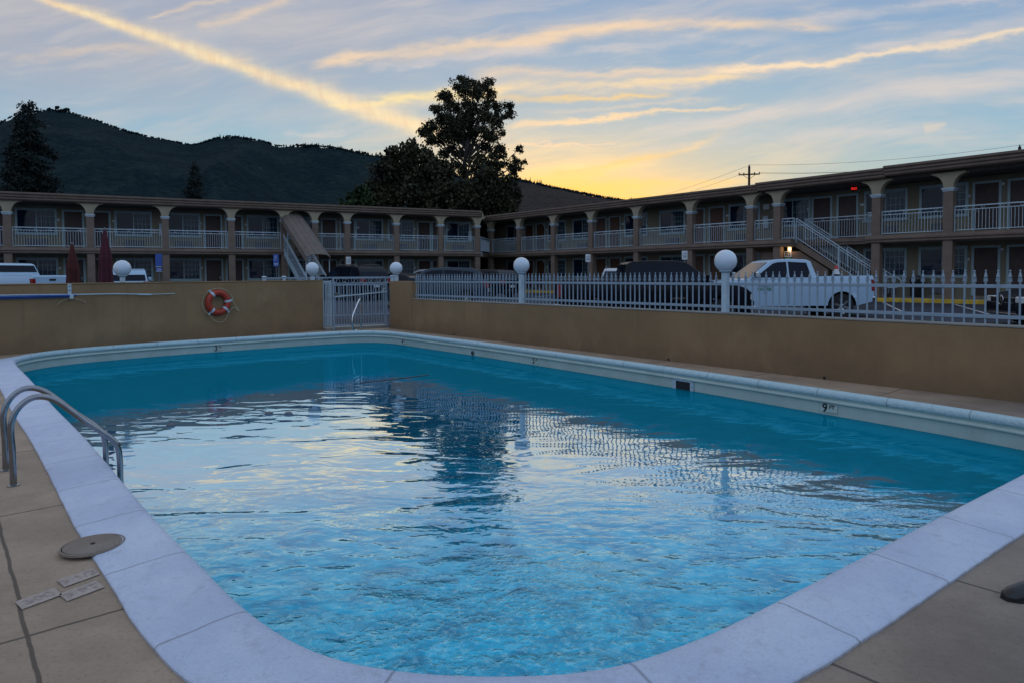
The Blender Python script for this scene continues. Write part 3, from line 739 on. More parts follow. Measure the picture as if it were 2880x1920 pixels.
for i in range(n):
    u = .09+(LG-.16)*i/(n-1); b_.box(u-.0075, u+.0075, -.0075, .0075, .16, 1.30)
b_.build('gate_bars', M['fence'], gt)
r_ = MB()
for i in range(6): circ(r_, .17+(LG-.30)*i/5, 0, 1.423, .07)
r_.build('gate_rings', M['fence'], gt, smooth=60)
MB().bar((.05, -.05, .98), (LG, -.05, 1.10), .03, .03).build('push_bar', M['white'], gt)
MB().box(.05, .16, -.06, -.02, 1.02, 1.09).build('latch', M['steel'], gt, bevel=.005)
# side strip between wall and gate
sp = empty('fence_panel', tuple(WA+WDL*7.74+Vector((-.02, .02, 0))), aWL, label='narrow white slatted panel closing the gap left of the gate', cat='fence')
m_ = MB(); m_.box(0, .03, 0, .03, .1, 1.46); m_.box(.0, .30, .0, .03, 1.40, 1.44); m_.box(.27, .30, .0, .03, .1, 1.46)
for u in (.08, .13, .18, .23): m_.box(u, u+.02, .005, .025, .1, 1.40)
m_.build('panel', M['white'], sp)
# step below the gate
stp = MB().box(-.2, LG+.1, .03, .6, -.05, .075).build('gate_step', M['walk']); stp.location = G0; stp.rotation_euler = (0, 0, aG); tag(stp, kind='structure')
# ramp railing beyond the wall
rr_ = empty('ramp_railing', (-8.05, 22.2, .12), R_(28), label='white ramp railing with rings seen over the left wall behind the gate', cat='railing')
m_ = MB(); m_.box(0, 4.3, -.02, .02, 1.38, 1.43); m_.box(0, 4.3, -.015, .015, 1.2, 1.235); m_.box(0, 4.3, -.015, .015, .1, .135)
for i in range(31): m_.box(.05+i*.14-.01, .05+i*.14+.01, -.01, .01, .135, 1.2)
m_.build('rails', M['fence'], rr_)
m_ = MB()
for i in range(14): circ(m_, .2+i*.3, 0, 1.308, .068)
m_.build('rail_rings', M['white'], rr_, smooth=60)
for u in (0, .62, 4.3):
    MB().box(u-.05, u+.05, -.05, .05, -.1, 1.40).lathe([(.06, 1.40), (.08, 1.43), (.08, 1.455), (.04, 1.475)], 12, (u, 0, 0)).build('post', M['white'], rr_)

# bracket, poles, lifebuoy on the left wall
bk = empty('pole_bracket', tuple(WA+WDL*1.2), aWL, label='white slotted metal bracket holding long poles on the left wall', cat='bracket')
m_ = MB(); m_.box(-.035, .035, -.012, 0, 1.20, 1.46); m_.box(-.035, .035, -.13, -.012, 1.13, 1.145); m_.box(-.035, .035, -.13, -.118, 1.145, 1.22); m_.build('plate', M['white'], bk)
MB().lathe([(.013, -.016), (.013, -.012)], 10, (0, 0, 1.40), 'y').lathe([(.013, -.016), (.013, -.012)], 10, (0, 0, 1.31), 'y').build('slots', M['black'], bk)
dn = -Vector((-WDL.y, WDL.x, 0))   # towards the pool
M['bluepole'] = mat('blue_anodised_pole', (.03, .09, .32), .35, metal=.3)
def wpt(s_, off, z): return WA+WDL*s_+dn*off+Vector((0, 0, z))
p1_ = MB().tube([wpt(-6, .10, 1.205), wpt(1.3, .095, 1.20)], .018, 10).build('pool_pole', M['bluepole'], smooth=60); tag(p1_, 'upper blue telescopic pool pole resting in the wall bracket', 'pole', 'pool poles on the wall')
p2_ = MB().tube([wpt(-6, .055, 1.16), wpt(1.25, .05, 1.165)], .018, 10).build('pool_pole', M['bluepole'], smooth=60); tag(p2_, 'lower blue telescopic pool pole resting in the wall bracket', 'pole', 'pool poles on the wall')
p3_ = MB().tube(arc_path([wpt(-6, .08, 1.25), wpt(0, .07, 1.235), wpt(1.3, .06, 1.215), wpt(2.1, .06, 1.21), wpt(2.86, .06, 1.175)], 4), .013, 8)
p3_.tube([wpt(2.6, .06, 1.183), wpt(2.9, .06, 1.172)], .02, 8); p3_.tube([wpt(2.8, .06, 1.176), wpt(3.45, .06, 1.185)], .008, 8)
tag(p3_.build('pool_pole', M['white'], smooth=60), 'thin white pool pole extending right from the wall bracket', 'pole', 'pool poles on the wall')
m_ = MB().tube(arc_path([wpt(.95, .03, 1.0), wpt(1.05, .05, 1.09), wpt(1.22, .06, 1.13), wpt(1.4, .05, 1.09), wpt(1.52, .03, 1.02)], 5), .006, 6)
tag(m_.build('wire_hoop', M['rope'], smooth=60), 'thin bent wire hanging under the pole bracket', 'wire')

lb = empty('lifebuoy', tuple(wpt(4.53, .06, .92)), aWL, label='orange lifebuoy with white bands and rope hung on the left wall', cat='lifebuoy')
MB().tube([(.255*math.cos(2*PI*k/40), 0, .255*math.sin(2*PI*k/40)) for k in range(40)], .078, 14, closed=True).build('ring', M['orange'], lb, smooth=60)
for ang in (125, 8, -42, -130):
    a_ = R_(ang)
    c0 = Vector((math.cos(a_), 0, math.sin(a_))); tg = Vector((-math.sin(a_), 0, math.cos(a_)))
    m_ = MB(); 
    m_.tube([c0*.255+tg*k for k in (-.028, .028)], .0815, 14); m_.bar(c0*.33, c0*.40, .05, .012, up=(0, 1, 0))
    m_.build('band', M['white'], lb, smooth=60)
ro = [(.40*math.cos(R_(t)), -.02, .37*math.sin(R_(t))) for t in (125, 105, 85, 60, 40, 20, 8)]
ro2 = [(.40*math.cos(R_(t))-.02, -.02, .37*math.sin(R_(t))) for t in (125, 150, 180, 205, 230)]+[(-.1, -.02, -.46), (.02, -.02, -.5), (.15, -.02, -.47), (.26, -.02, -.28)]
ro3 = [(.27, -.02, -.27), (.40, -.02, -.14), (.52, -.03, -.22)]; ro4 = [(.38, -.02, .05), (.46, -.02, -.10), (.56, -.03, -.24)]
m_ = MB()
for q in (ro, ro2, ro3, ro4): m_.tube(arc_path(q, 4), .007, 6)
m_.build('grab_rope', M['rope'], lb, smooth=60)

# ------------------------------------------------------------------ motel wings
def railing(parent, pts, z0=3.2, ring_step=.55, sp_=.118, name='railing'):
    m_ = MB()
    for (xa, ya), (xb, yb) in zip(pts[:-1], pts[1:]):
        P = Vector((xa, ya, z0)); Q = Vector((xb, yb, z0)); L = (Q-P).length; d = (Q-P)/L; up = Vector((0, 0, 1))
        for zz, h_ in ((1.03, .045), (.885, .03), (.075, .03)): m_.bar(P+up*zz, Q+up*zz, .035, h_)
        n = max(2, int(L/sp_))
        for i in range(n+1):
            b = P+d*(L*i/n); m_.bar(b+up*.075, b+up*.885, .015, .015, up=(d.x, d.y, 0))
        k = max(1, int(L/ring_step))
        for i in range(k):
            c = P+d*(L*(i+.5)/k)+up*.958
            m_.tube([c+d*(.05*math.cos(2*PI*j/10))+up*(.055*math.sin(2*PI*j/10)) for j in range(10)], .007, 4, closed=True)
        for e_ in (P, Q): m_.bar(e_+up*.0, e_+up*1.05, .035, .035, up=(0, 1, 0))
    return m_.build(name, M['white'], parent)

def window(parent, x0, x1, z0, z1, y, shared={}):
    wd = round(x1-x0, 2); key = (wd, round(z1-z0, 2))
    if key not in shared:
        w_ = x1-x0; h = z1-z0; t = .11
        f = MB(); f.box(0, w_, -.035, .0, h-t, h); f.box(-.03, w_+.03, -.06, .0, -.04, .07); f.box(0, t, -.035, 0, .07, h-t); f.box(w_-t, w_, -.035, 0, .07, h-t)
        fo = f.build('window', M['trim'], None, bevel=.004)
        gl = MB(); gl.box(t, w_-t, -.006, .004, .07, h-t); g_ = gl.build('pane', M['glass'], fo)
        s_ = MB(); mx = w_/2
        s_.box(mx-.022, mx+.022, -.022, -.006, .07, h-t); s_.box(t, w_-t, -.018, -.006, .07, .10); s_.box(t, w_-t, -.018, -.006, h-t-.03, h-t)
        for i in (1, 2, 3): xx = mx+.022+(w_-t-mx-.022)*i/4; s_.box(xx-.006, xx+.006, -.010, -.006, .10, h-t-.03)
        for i in (1, 2, 3): zz = .1+(h-t-.13)*i/4; s_.box(mx+.022, w_-t, -.0105, -.006, zz-.006, zz+.006)
        s_.build('window_sash', M['trim'], fo)
        shared[key] = fo
    else: fo = copy_tree(shared[key])
    fo.parent = parent; fo.location = (x0, y, z0); return fo
def door(parent, x0, x1, z0, z1, y, m='door', hand=0, shared={}):
    key = (round(x1-x0, 2), round(z1-z0, 2), m, hand)
    if key not in shared:
        w_ = x1-x0; h = z1-z0; t = .10
        f = MB(); f.box(0, w_, -.035, 0, h-t, h); f.box(0, t, -.035, 0, 0, h-t); f.box(w_-t, w_, -.035, 0, 0, h-t)
        fo = f.build('door', M['trim'], None, bevel=.004)
        p_ = MB(); p_.box(t, w_-t, -.012, .004, 0, h-t); p_.build('door_leaf', M[m], fo)
        hx = w_-t-.08 if hand else t+.08
        MB().box(hx-.02, hx+.02, -.022, -.012, .92, 1.10).tube([(hx, -.02, 1.0), (hx, -.06, 1.0), (hx+(-.10 if hand else .10), -.06, 1.0)], .011, 8).build('door_handle', M['steel'], fo)
        shared[key] = fo
    else: fo = copy_tree(shared[key])
    fo.parent = parent; fo.location = (x0, y, z0); return fo

FASC = [(-.28, 5.60), (-.34, 5.66), (-.34, 5.735), (-.40, 5.79), (-.40, 5.87), (-.47, 5.93), (-.47, 6.02), (.3, 6.02), (.3, 5.60)]
SLAB = [(-.20, 2.86), (-.25, 2.90), (-.25, 2.97), (-.30, 3.02), (-.30, 3.10), (-.26, 3.13), (-.26, 3.20), (.3, 3.20), (.3, 2.86)]
def shift(poly, dy=0, dz=0): return [(a+dy, b+dz) for a, b in poly]
colcache = {}
def column(parent, x, y=0, flare=.44):
    if 'c' not in colcache:
        s_ = MB().box(-.18, .18, -.18, .18, .30, 4.86).build('column', M['brown'], None, bevel=.012)
        c_2 = MB(); c_2.box(-.24, .24, -.24, .24, 4.95, 5.0); c_2.box(-.215, .215, -.215, .215, 4.90, 4.95); c_2.box(-.195, .195, -.195, .195, 4.861, 4.90)
        c_2.build('capital', M['white'], s_, bevel=.006)
        colcache['c'] = s_; o_ = s_
    else: o_ = copy_tree(colcache['c'])
    o_.parent = parent; o_.location = (x, y, 0)
    key = 'a'
    if key not in colcache:
        n = 10; right = [(.18+flare*(1-math.cos(PI/2*k/n)), 5.0+.56*math.sin(PI/2*k/n)) for k in range(n+1)]
        poly = right+[(.18+flare, 5.63)]+[(-.18-flare, 5.63)]+[(-a, b) for a, b in right[::-1]]
        a_ = MB().prism(poly, -.17, .17, 'y').build('arch_bracket', M['tan'], None); colcache[key] = a_
    else: a_ = colcache[key].copy(); col.objects.link(a_)
    a_.parent = parent; a_.location = (x, y, 0)
    return o_

def wing(label, ang, xa, xb, cols, items, warm=False):
    wg = empty('motel_wing', tuple(XO), ang, label=label, cat='motel')
    YW = 2.0
    return wg, YW
def plate(wg, x, z, y): MB().box(x, x+.17, y-.012, y, z, z+.11).build('room_number_plate', M['signwhite'], wg)
def sconce(wg, x, z, y): MB().lathe([(.03, 0), (.06, -.02), (.065, -.07), (.03, -.10)], 10, (x, y, z), 'y').build('wall_light', M['signwhite'], wg)

# left wing -----------------------------------------------------------
LWn, YW = wing('long two storey motel wing on the left with the covered staircase', AL, 0, 0, None, None)
MB().box(-38, -2.7, YW, 11, .0, 5.6).build('wall', M['facade'], LWn)
MB().box(-38, -3.25, -.28, YW, .05, .45).build('sidewalk', M['walk'], LWn, bevel=.02)
MB().prism(FASC, -38, -3.1, 'x').build('roof_fascia', M['brown'], LWn)
MB().box(-38, -2.7, .3, 11.2, 5.62, 6.0).build('roof', M['roofing'], LWn)
MB().prism(SLAB, -38, -3.15, 'x').build('walkway_fascia', M['brown'], LWn)
MB().box(-38, -2.7, .3, YW, 2.87, 3.195).build('walkway_slab', M['walk'], LWn)
lc = [-37.3, -33.7, -30.06, -26.4, -22.77, -19.29, -16.3, -14.45, -12.42, -9.17, -6.05, -3.3]
for x in lc: column(LWn, x)
for a, b in zip(lc[:-1], lc[1:]):
    if a in (-16.3,): continue
    railing(LWn, [(a+.2, 0), (b-.2, 0)])
Lw = [(-36.6, -34.7), (-33.6, -31.7), (-30.03, -28.09), (-25.34, -23.4), (-22.75, -20.82), (-18.2, -16.3), (-15.75, -13.82), (-11.35, -9.45), (-9.1, -7.16), (-4.8, -2.9)]
Ld = [(-31.5, -30.45), (-27.87, -26.8), (-26.58, -25.5), (-20.65, -19.6), (-19.45, -18.4), (-13.62, -12.57), (-12.4, -11.4), (-6.98, -5.95), (-5.9, -4.95)]
for x0, x1 in Lw:
    window(LWn, x0, x0+1.92, 3.98, 5.42, YW); window(LWn, x0, x0+1.92, 1.36, 2.70, YW)
    MB().box(x0+.5, x0+1.45, YW-.10, YW, 3.30, 3.72).build('air_conditioner', M['grey'], LWn, bevel=.01)
    MB().box(x0+.5, x0+1.45, YW-.10, YW, .62, 1.02).build('air_conditioner', M['grey'], LWn, bevel=.01)
for i, (x0, x1) in enumerate(Ld):
    door(LWn, x0, x0+1.05, 3.2, 5.38, YW, hand=i % 2); door(LWn, x0, x0+1.05, .50, 2.68, YW, hand=i % 2)
    plate(LWn, x0-.28 if i % 2 else x0+1.15, 4.75, YW); plate(LWn, x0-.28 if i % 2 else x0+1.15, 2.05, YW)
for x in (-22.95, -2.95+.0): 
    MB().box(x-.12, x+.12, YW-.12, YW, 4.0, 4.75).build('extinguisher_cabinet', M['white'], LWn, bevel=.01)
for x in (-12.48, -5.93): sconce(LWn, x, 5.15, YW); sconce(LWn, x, 2.45, YW)

# right wing ----------------------------------------------------------
RWn, YW = wing('two storey motel wing on the right with the open white railed staircase', AR, 0, 0, None, None)
MB().box(-6.5, 40, YW, 11, .0, 5.6).build('wall', M['facade'], RWn)
MB().box(-3.2, 40, -.16, YW, .05, .45).build('sidewalk', M['walk'], RWn, bevel=.02)
MB().box(-3.2, 40, -.34, -.162, .05, .452).build('kerb', M['yellow'], RWn, bevel=.02)
MB().prism(FASC, -3.45, 19.2, 'x').build('roof_fascia', M['brown'], RWn)
MB().prism(shift(FASC, -.08, .06), 19.2, 25.3, 'x').build('roof_fascia', M['brown'], RWn)
MB().prism(shift(FASC, -.16, .12), 25.3, 40, 'x').build('roof_fascia', M['brown'], RWn)
MB().box(-6.5, 40, .3, 11.2, 5.62, 6.0).build('roof', M['roofing'], RWn)
MB().prism(SLAB, -3.3, 20.95, 'x').prism(SLAB, 24.45, 40, 'x').prism(shift(SLAB, 1.12), 20.95, 24.45, 'x').build('walkway_fascia', M['brown'], RWn)
MB().box(-6.5, 20.95, .3, YW, 2.87, 3.195).box(24.45, 40, .3, YW, 2.87, 3.195).box(20.95, 24.45, 1.42, YW, 2.87, 3.195).build('walkway_slab', M['walk'], RWn)
rc = [-3.23, .2, 3.85, 7.4, 11.15, 15.0, 18.68, 20.16, 24.84, 27.66, 31.3, 35]
for x in rc: column(RWn, x)
for a, b in zip(rc[:-1], rc[1:]):
    if a == 20.16: continue
    railing(RWn, [(a+.2, 0), (b-.2, 0)])
railing(RWn, [(20.96, 1.14), (24.42, 1.14), (24.42, .05), (24.64, .0)])
Rw = [(-3.8, 0), (1.0, 0), (3.6, 0), (8.35, 0), (11.2, 0), (16.05, 0), (18.85, 0), (23.4, 0), (25.8, 0), (30.4, 0), (33.2, 0)]
Rd = [(-1.6, 0), (-.3, 0), (5.78, 0), (7.03, 0), (13.45, 0), (14.75, 0), (20.83, 0), (22.09, 0), (27.87, 0), (29.12, 0)]
for x0, _ in Rw:
    window(RWn, x0, x0+1.92, 3.98, 5.42, YW); window(RWn, x0, x0+1.92, 1.34, 2.70, YW)
    MB().box(x0+.5, x0+1.45, YW-.10, YW, 3.30, 3.72).build('air_conditioner', M['grey'], RWn, bevel=.01)
    MB().box(x0+.5, x0+1.45, YW-.10, YW, .62, 1.02).build('air_conditioner', M['grey'], RWn, bevel=.01)
for i, (x0, _) in enumerate(Rd):
    mm = 'doorwarm' if x0 < 16 else 'door'
    door(RWn, x0, x0+1.05, 3.2, 5.38, YW, mm, hand=i % 2); door(RWn, x0, x0+1.05, .55, 2.68, YW, mm, hand=i % 2)
    plate(RWn, x0+1.12 if i % 2 else x0-.25, 4.75, YW); plate(RWn, x0+1.12 if i % 2 else x0-.25, 2.05, YW)
for x in (28.98, .6, 7.0): sconce(RWn, x, 5.2, YW); sconce(RWn, x, 2.5, YW)
MB().box(18.2, 18.5, YW-.12, YW, 3.95, 4.6).build('extinguisher_cabinet', M['white'], RWn, bevel=.01)
MB().box(18.2, 18.55, YW-.10, YW, 4.95, 5.25).build('junction_box', M['signwhite'], RWn, bevel=.01)
# store room below the landing
MB().prism([(19.0, .45), (22.5, .45), (22.5, 1.72), (21.1, 2.62), (19.0, 2.62)], .32, 1.5, 'y').build('store_room_wall', M['brown'], RWn)
# dark passage and corner roof in world coordinates
def world_part(mb_, name, m, parent, ang):
    o_ = mb_.build(name, m); o_.parent = parent
    o_.matrix_parent_inverse = (Matrix.Translation(XO) @ Matrix.Rotation(ang, 4, 'Z')).inverted(); return o_
A0 = frame_pt(XO, AL, -3.1, -.47); B0 = frame_pt(XO, AR, -3.45, -.47)
A1 = frame_pt(XO, AL, -3.1, 0); B1 = frame_pt(XO, AR, -3.45, 0); LB = frame_pt(XO, AL, -2.75, 5); RB = frame_pt(XO, AR, -6.4, 5)
def poly_xy(pts): return [(p.x, p.y) for p in pts]
world_part(MB().prism(poly_xy([A0, B0, RB, LB]), 5.63, 6.019, 'z'), 'corner_roof', M['brown'], LWn, AL)
world_part(MB().prism(poly_xy([A1, B1, RB, LB]), 2.88, 3.198, 'z'), 'corner_walkway', M['brown'], LWn, AL)
world_part(MB().prism(poly_xy([frame_pt(XO, AL, -2.72, 4.5), frame_pt(XO, AL, -2.72, 4.8), frame_pt(XO, AR, -6.52, 4.8), frame_pt(XO, AR, -6.52, 4.5)]), .0, 5.62, 'z'), 'passage_wall', M['door'], LWn, AL)
rl = MB();
Ai = frame_pt(XO, AL, -3.1, .0); Bi = frame_pt(XO, AR, -3.4, .05)
ro_ = railing(None, [(Ai.x+.1, Ai.y+.15), (Bi.x, Bi.y-.2)]); ro_.parent = LWn; ro_.matrix_parent_inverse = (Matrix.Translation(XO) @ Matrix.Rotation(AL, 4, 'Z')).inverted()

# wall lamp with glow, sign under it, exit sign
wl = MB().box(20.52, 20.68, .24, .318, 2.66, 2.84).build('wall_lamp', mat('lamp_glow', (.9, .7, .4), .5, emit=(1, .62, .28), estr=2.0), None, bevel=.02)
def at_wing(o_, ang): o_.location = XO; o_.rotation_euler = (0, 0, ang); return o_
at_wing(wl, AR); tag(wl, 'lit warm wall lamp under the staircase landing of the right wing', 'wall lamp')
pl = bpy.data.lights.new('wall_lamp_light', 'POINT'); pl.energy = 3; pl.color = (1, .62, .3); pl.shadow_soft_size = .05
po = bpy.data.objects.new('wall_lamp_light', pl); col.objects.link(po); po.location = frame_pt(XO, AR, 20.62, .12)+Vector((0, 0, 2.70))
sg = empty('notice_sign', tuple(frame_pt(XO, AR, 20.5, .30)), AR, label='small white and green notice sign below the lit wall lamp', cat='sign')
MB().box(-.19, .19, -.012, .012, 2.36, 2.64).build('panel', M['signwhite'], sg)
MB().box(-.19, .19, -.013, .013, 2.16, 2.357).build('green_panel', M['green'], sg)
MB().box(-.13, -.06, -.016, -.012, 2.40, 2.61).box(-.02, .04, -.016, -.012, 2.40, 2.61).box(.08, .13, -.016, -.012, 2.40, 2.58).box(-.13, .13, -.0155, -.012, 2.555, 2.58).build('symbols', M['black'], sg)
MB().box(-.14, .14, -.016, -.013, 2.28, 2.30).box(-.10, .12, -.016, -.013, 2.22, 2.24).build('lettering', M['signwhite'], sg)
ex = empty('exit_sign', tuple(frame_pt(XO, AR, 23.35, 1.0)), AR+R_(62), label='small glowing red exit sign hanging above the upper walkway', cat='exit sign')
MB().box(-.16, .16, -.02, .02, 5.38, 5.58).box(-.02, .02, -.01, .01, 5.58, 5.62).build('panel', M['black'], ex)
text_mesh('EXIT', .15, 'exit_lettering', mat('exit_glow', (.8, .05, .03), .5, emit=(1, .03, .02), estr=.9), ex, (0, -.024, 5.48), (PI/2, 0, 0))

# right staircase -----------------------------------------------------
st = empty('open_staircase', tuple(XO), AR, label='white railed open tread staircase descending along the right wing', cat='staircase')
x0s, x1s = 20.98, 25.0; dzs = 2.75; nst_ = 15
tr = MB()
for i in range(nst_):
    xx = x0s+(x1s-x0s)*(i+.5)/nst_; zz = 3.2-dzs*(i+1)/(nst_+1)
    tr.box(xx-.15, xx+.15, .26, 1.02, zz-.05, zz)
tr.build('treads', M['grey'], st)
for y in (.22, 1.06):
    MB().bar((x0s-.1, y, 3.05), (x1s, y, .42), .05, .28).build('stringer', M['brown'], st)
def stair_rail(y, xa, xb):
    m_ = MB(); P = Vector((xa, y, 3.2-(xa-x0s)*dzs/(x1s-x0s))); Q = Vector((xb, y, 3.2-(xb-x0s)*dzs/(x1s-x0s))); d = Q-P; L = d.length; d /= L
    for zz, h_ in ((1.03, .045), (.90, .03), (.10, .03)): m_.bar(P+Vector((0, 0, zz)), Q+Vector((0, 0, zz)), .035, h_)
    n = int((xb-xa)/.118)
    for i in range(n+1):
        b = P.lerp(Q, i/n); m_.bar(b+Vector((0, 0, .1)), b+Vector((0, 0, .9)), .015, .015, up=(1, 0, 0))
    k = 12
    for i in range(k):
        c = P.lerp(Q, (i+.5)/k)+Vector((0, 0, .965)); m_.tube([c+Vector((.05*math.cos(2*PI*j/10), 0, .05*math.sin(2*PI*j/10))) for j in range(10)], .007, 4, closed=True)
    for t in (0, .5, 1): b = P.lerp(Q, t); m_.bar(b-Vector((0, 0, .15)), b+Vector((0, 0, 1.05)), .045, .045, up=(0, 1, 0))
    return m_.build('railing', M['white'], st)
stair_rail(.20, 20.98, 25.15); stair_rail(1.08, 20.98, 25.15)
railing(st, [(20.36, .0), (20.98, .0)])
m_ = MB().tube(arc_path([(25.2, .2, 1.35), (25.55, .2, 1.35), (25.75, .2, 1.22), (25.75, .2, 1.02), (25.55, .2, .9), (25.2, .2, .9)], 5), .022, 8); m_.build('handrail_loop', M['white'], st, smooth=60)
tb = empty('trash_can', tuple(frame_pt(XO, AR, 25.9, 1.55)), AR, label='black trash can standing against the right wing below a window', cat='trash can')
MB().lathe([(.20, .45), (.24, .5), (.26, 1.15), (.275, 1.2), (.27, 1.25)], 16).build('bin_body', M['black'], tb, smooth=40)
MB().lathe([(.28, 1.252), (.26, 1.33), (.14, 1.42), (.02, 1.44)], 16).build('bin_lid', M['grey'], tb, smooth=40)

# covered staircase in front of the left wing ---------------------------
T = Vector((-13.5, 42.15, 0)); dS = Vector((.56, -.83, 0)).normalized(); cs = empty('covered_staircase', tuple(T), math.atan2(dS.y, dS.x), label='staircase under a sloping brown fabric canopy on the left wing', cat='staircase')
run = 4.5; m_ = MB()
for i in range(15): xx = run*(i+.5)/15; zz = 3.2-2.75*(i+1)/16; m_.box(xx-.15, xx+.15, -.5, .5, zz-.05, zz)
m_.build('treads', M['grey'], cs)
for y in (-.55, .55): MB().bar((-.2, y, 3.2), (run, y, .40), .05, .26).build('stringer', M['trim'], cs)
for y in (-.57, .57):
    m_ = MB(); P = Vector((-.1, y, 3.26)); Q = Vector((run+.1, y, .5))
    for zz, h_ in ((1.0, .045), (.87, .03), (.10, .03)): m_.bar(P+Vector((0, 0, zz)), Q+Vector((0, 0, zz)), .035, h_)
    for i in range(34): b = P.lerp(Q, i/33); m_.bar(b+Vector((0, 0, .1)), b+Vector((0, 0, .87)), .015, .015, up=(1, 0, 0))
    m_.build('railing', M['white'], cs)
for xx, zt in ((-.1, 5.2), (1.3, 4.4), (4.75, 2.5)):
    for y in (-.66, .66): MB().box(xx-.02, xx+.02, y-.02, y+.02, 3.0-.6*max(0, xx) if xx < 4 else .3, zt).build('canopy_post', M['white'], cs)
cn = MB(); pr = [(-.72, -.30), (-.66, -.02), (-.45, .12), (-.15, .16), (.15, .16), (.45, .12), (.66, -.02), (.72, -.30)]
ns = 10
for i in range(ns+1):
    t = i/ns
    for y, z in pr: cn.v.append((-.35+5.3*t, y, 5.42-2.78*t+z))
for i in range(ns):
    for k in range(len(pr)-1): a_ = i*len(pr)+k; cn.f.append((a_, a_+1, a_+len(pr)+1, a_+len(pr))); cn.mi.append(0)
co_ = cn.build('canopy', M['canopy'], cs); sm = co_.modifiers.new('s', 'SOLIDIFY'); sm.thickness = .012
sm_ = MB()
for y, z in pr[1:-1]: sm_.bar((-.35, y, 5.428+z), (4.95, y, 2.648+z), .016, .012)
sm_.build('canopy_seams', M['grey'], cs)

# ------------------------------------------------------------------ signs
def face_cam(x, y): return math.atan2(-y, -x)+PI/2
def sign_post(p, z0, z1, wd, m_, label, name='parking_sign', extra=None, grp=None):
    x, y = p; g0 = gz(x, y)
    t = empty(name, (x, y, 0), face_cam(x, y), label=label, cat='sign', group=grp)
    MB().box(-.025, .025, .02, .07, g0-.1, z1-.05).build('post', M['grey'], t)
    MB().box(-wd/2, wd/2, -.01, .015, z0, z1).build('sign_panel', m_, t, bevel=.004)
    if extra: extra(t)
    return t
def ex1(t):
    MB().box(-.15, .15, -.012, .016, 1.87, 2.08).build('lower_panel', M['blue'], t)
    MB().box(-.11, .11, -.014, -.012, 1.93, 1.95).box(-.11, .11, -.014, -.012, 2.0, 2.02).box(-.15, .15, -.0135, -.012, 2.125, 2.15).box(-.15, .15, -.0137, -.0121, 1.87, 1.885).build('lettering', M['signwhite'], t)
def wheelchair(t, z):
    m_ = MB(); m_.lathe([(.001, -.016), (.022, -.016), (.022, -.012)], 10, (-.01, 0, z+.15), 'y')
    m_.bar((-.01, -.014, z+.12), (-.005, -.014, z+.02), .03, .004); m_.bar((-.005, -.014, z+.02), (.06, -.014, z+.01), .02, .004); m_.bar((.06, -.014, z+.01), (.085, -.014, z-.07), .02, .004)
    m_.tube([(-.02+.07*math.cos(R_(a)), -.014, z-.01+.07*math.sin(R_(a))) for a in range(100, 340, 24)], .009, 6)
    m_.build('wheelchair_symbol', M['signwhite'], t)
def ex2(t):
    wheelchair(t, 2.55); MB().box(-.12, .12, -.014, -.010, 2.26, 2.29).box(-.09, .09, -.014, -.010, 2.19, 2.22).build('lettering', M['signwhite'], t)
sign_post((-19.1, 37.0), 2.12, 2.82, .33, M['blue'], 'tall blue sign on a dark post left of the fourth column', extra=ex1)
sign_post((-13.1, 38.0), 2.12, 2.78, .30, M['blue'], 'blue accessible parking sign left of the covered staircase', extra=ex2)
def ex3(t): MB().box(-.10, .10, -.013, -.010, 2.52, 2.54).box(-.10, .06, -.013, -.010, 2.45, 2.47).box(-.08, .08, -.0135, -.010, 2.36, 2.40).build('lettering', M['grey'], t)
for p, lb_ in (((-9.55, 40.0), 'white parking sign between the covered staircase and the gate'), ((4.24, 38.0), 'white parking sign standing left of the silver front-facing car'), ((8.4, 33.2), 'white parking sign standing behind the black pickup cab')):
    sign_post(p, 2.25, 2.68, .27, M['signwhite'], lb_, extra=ex3, grp='white parking signs on dark posts')

# ------------------------------------------------------------------ umbrellas
def umbrella(p, h, m_, label, sc=1.0):
    x, y = p; g0 = gz(x, y)
    t = empty('closed_umbrella', (x, y, g0), 0, label=label, cat='umbrella', group='closed patio umbrellas behind the left wall')
    MB().lathe([(.02, .0), (.02, h)], 10).build('pole', M['grey'], t)
    MB().lathe([(.001, h+.09), (.03, h+.06), (.035, h+.02), (.01, h-.01)][::-1], 10).build('finial', M['grey'], t, smooth=60)
    n = 40; rows = 22; mb_ = MB(); vs = []; fs = []
    for r in range(rows+1):
        u = r/rows; z = h*(1-u*.80); prof_r = (.04+.115*min(1, u*2.6)+.10*max(0, (u-.62)/.38)**1.3)*sc
        if abs(u-.45) < .05: prof_r *= .93
        for k in range(n):
            a = 2*PI*k/n; f = 1+.16*math.cos(8*a+u*1.3)*min(1, u*3)+.05*math.sin(19*a)
            vs.append((prof_r*f*math.cos(a), prof_r*f*math.sin(a), z))
    for r in range(rows):
        for k in range(n): fs.append((r*n+k, r*n+(k+1) % n, (r+1)*n+(k+1) % n, (r+1)*n+k))
    mb_.add(vs, fs); mb_.build('folded_canopy', m_, t, smooth=70)
umbrella((-11.05, 18.6), 2.72, M['maroon'], 'taller closed maroon umbrella left of the globe lamp')
umbrella((-12.85, 20.0), 2.38, M['redcanvas'], 'shorter closed dark red umbrella beside the white pickup tailgate')

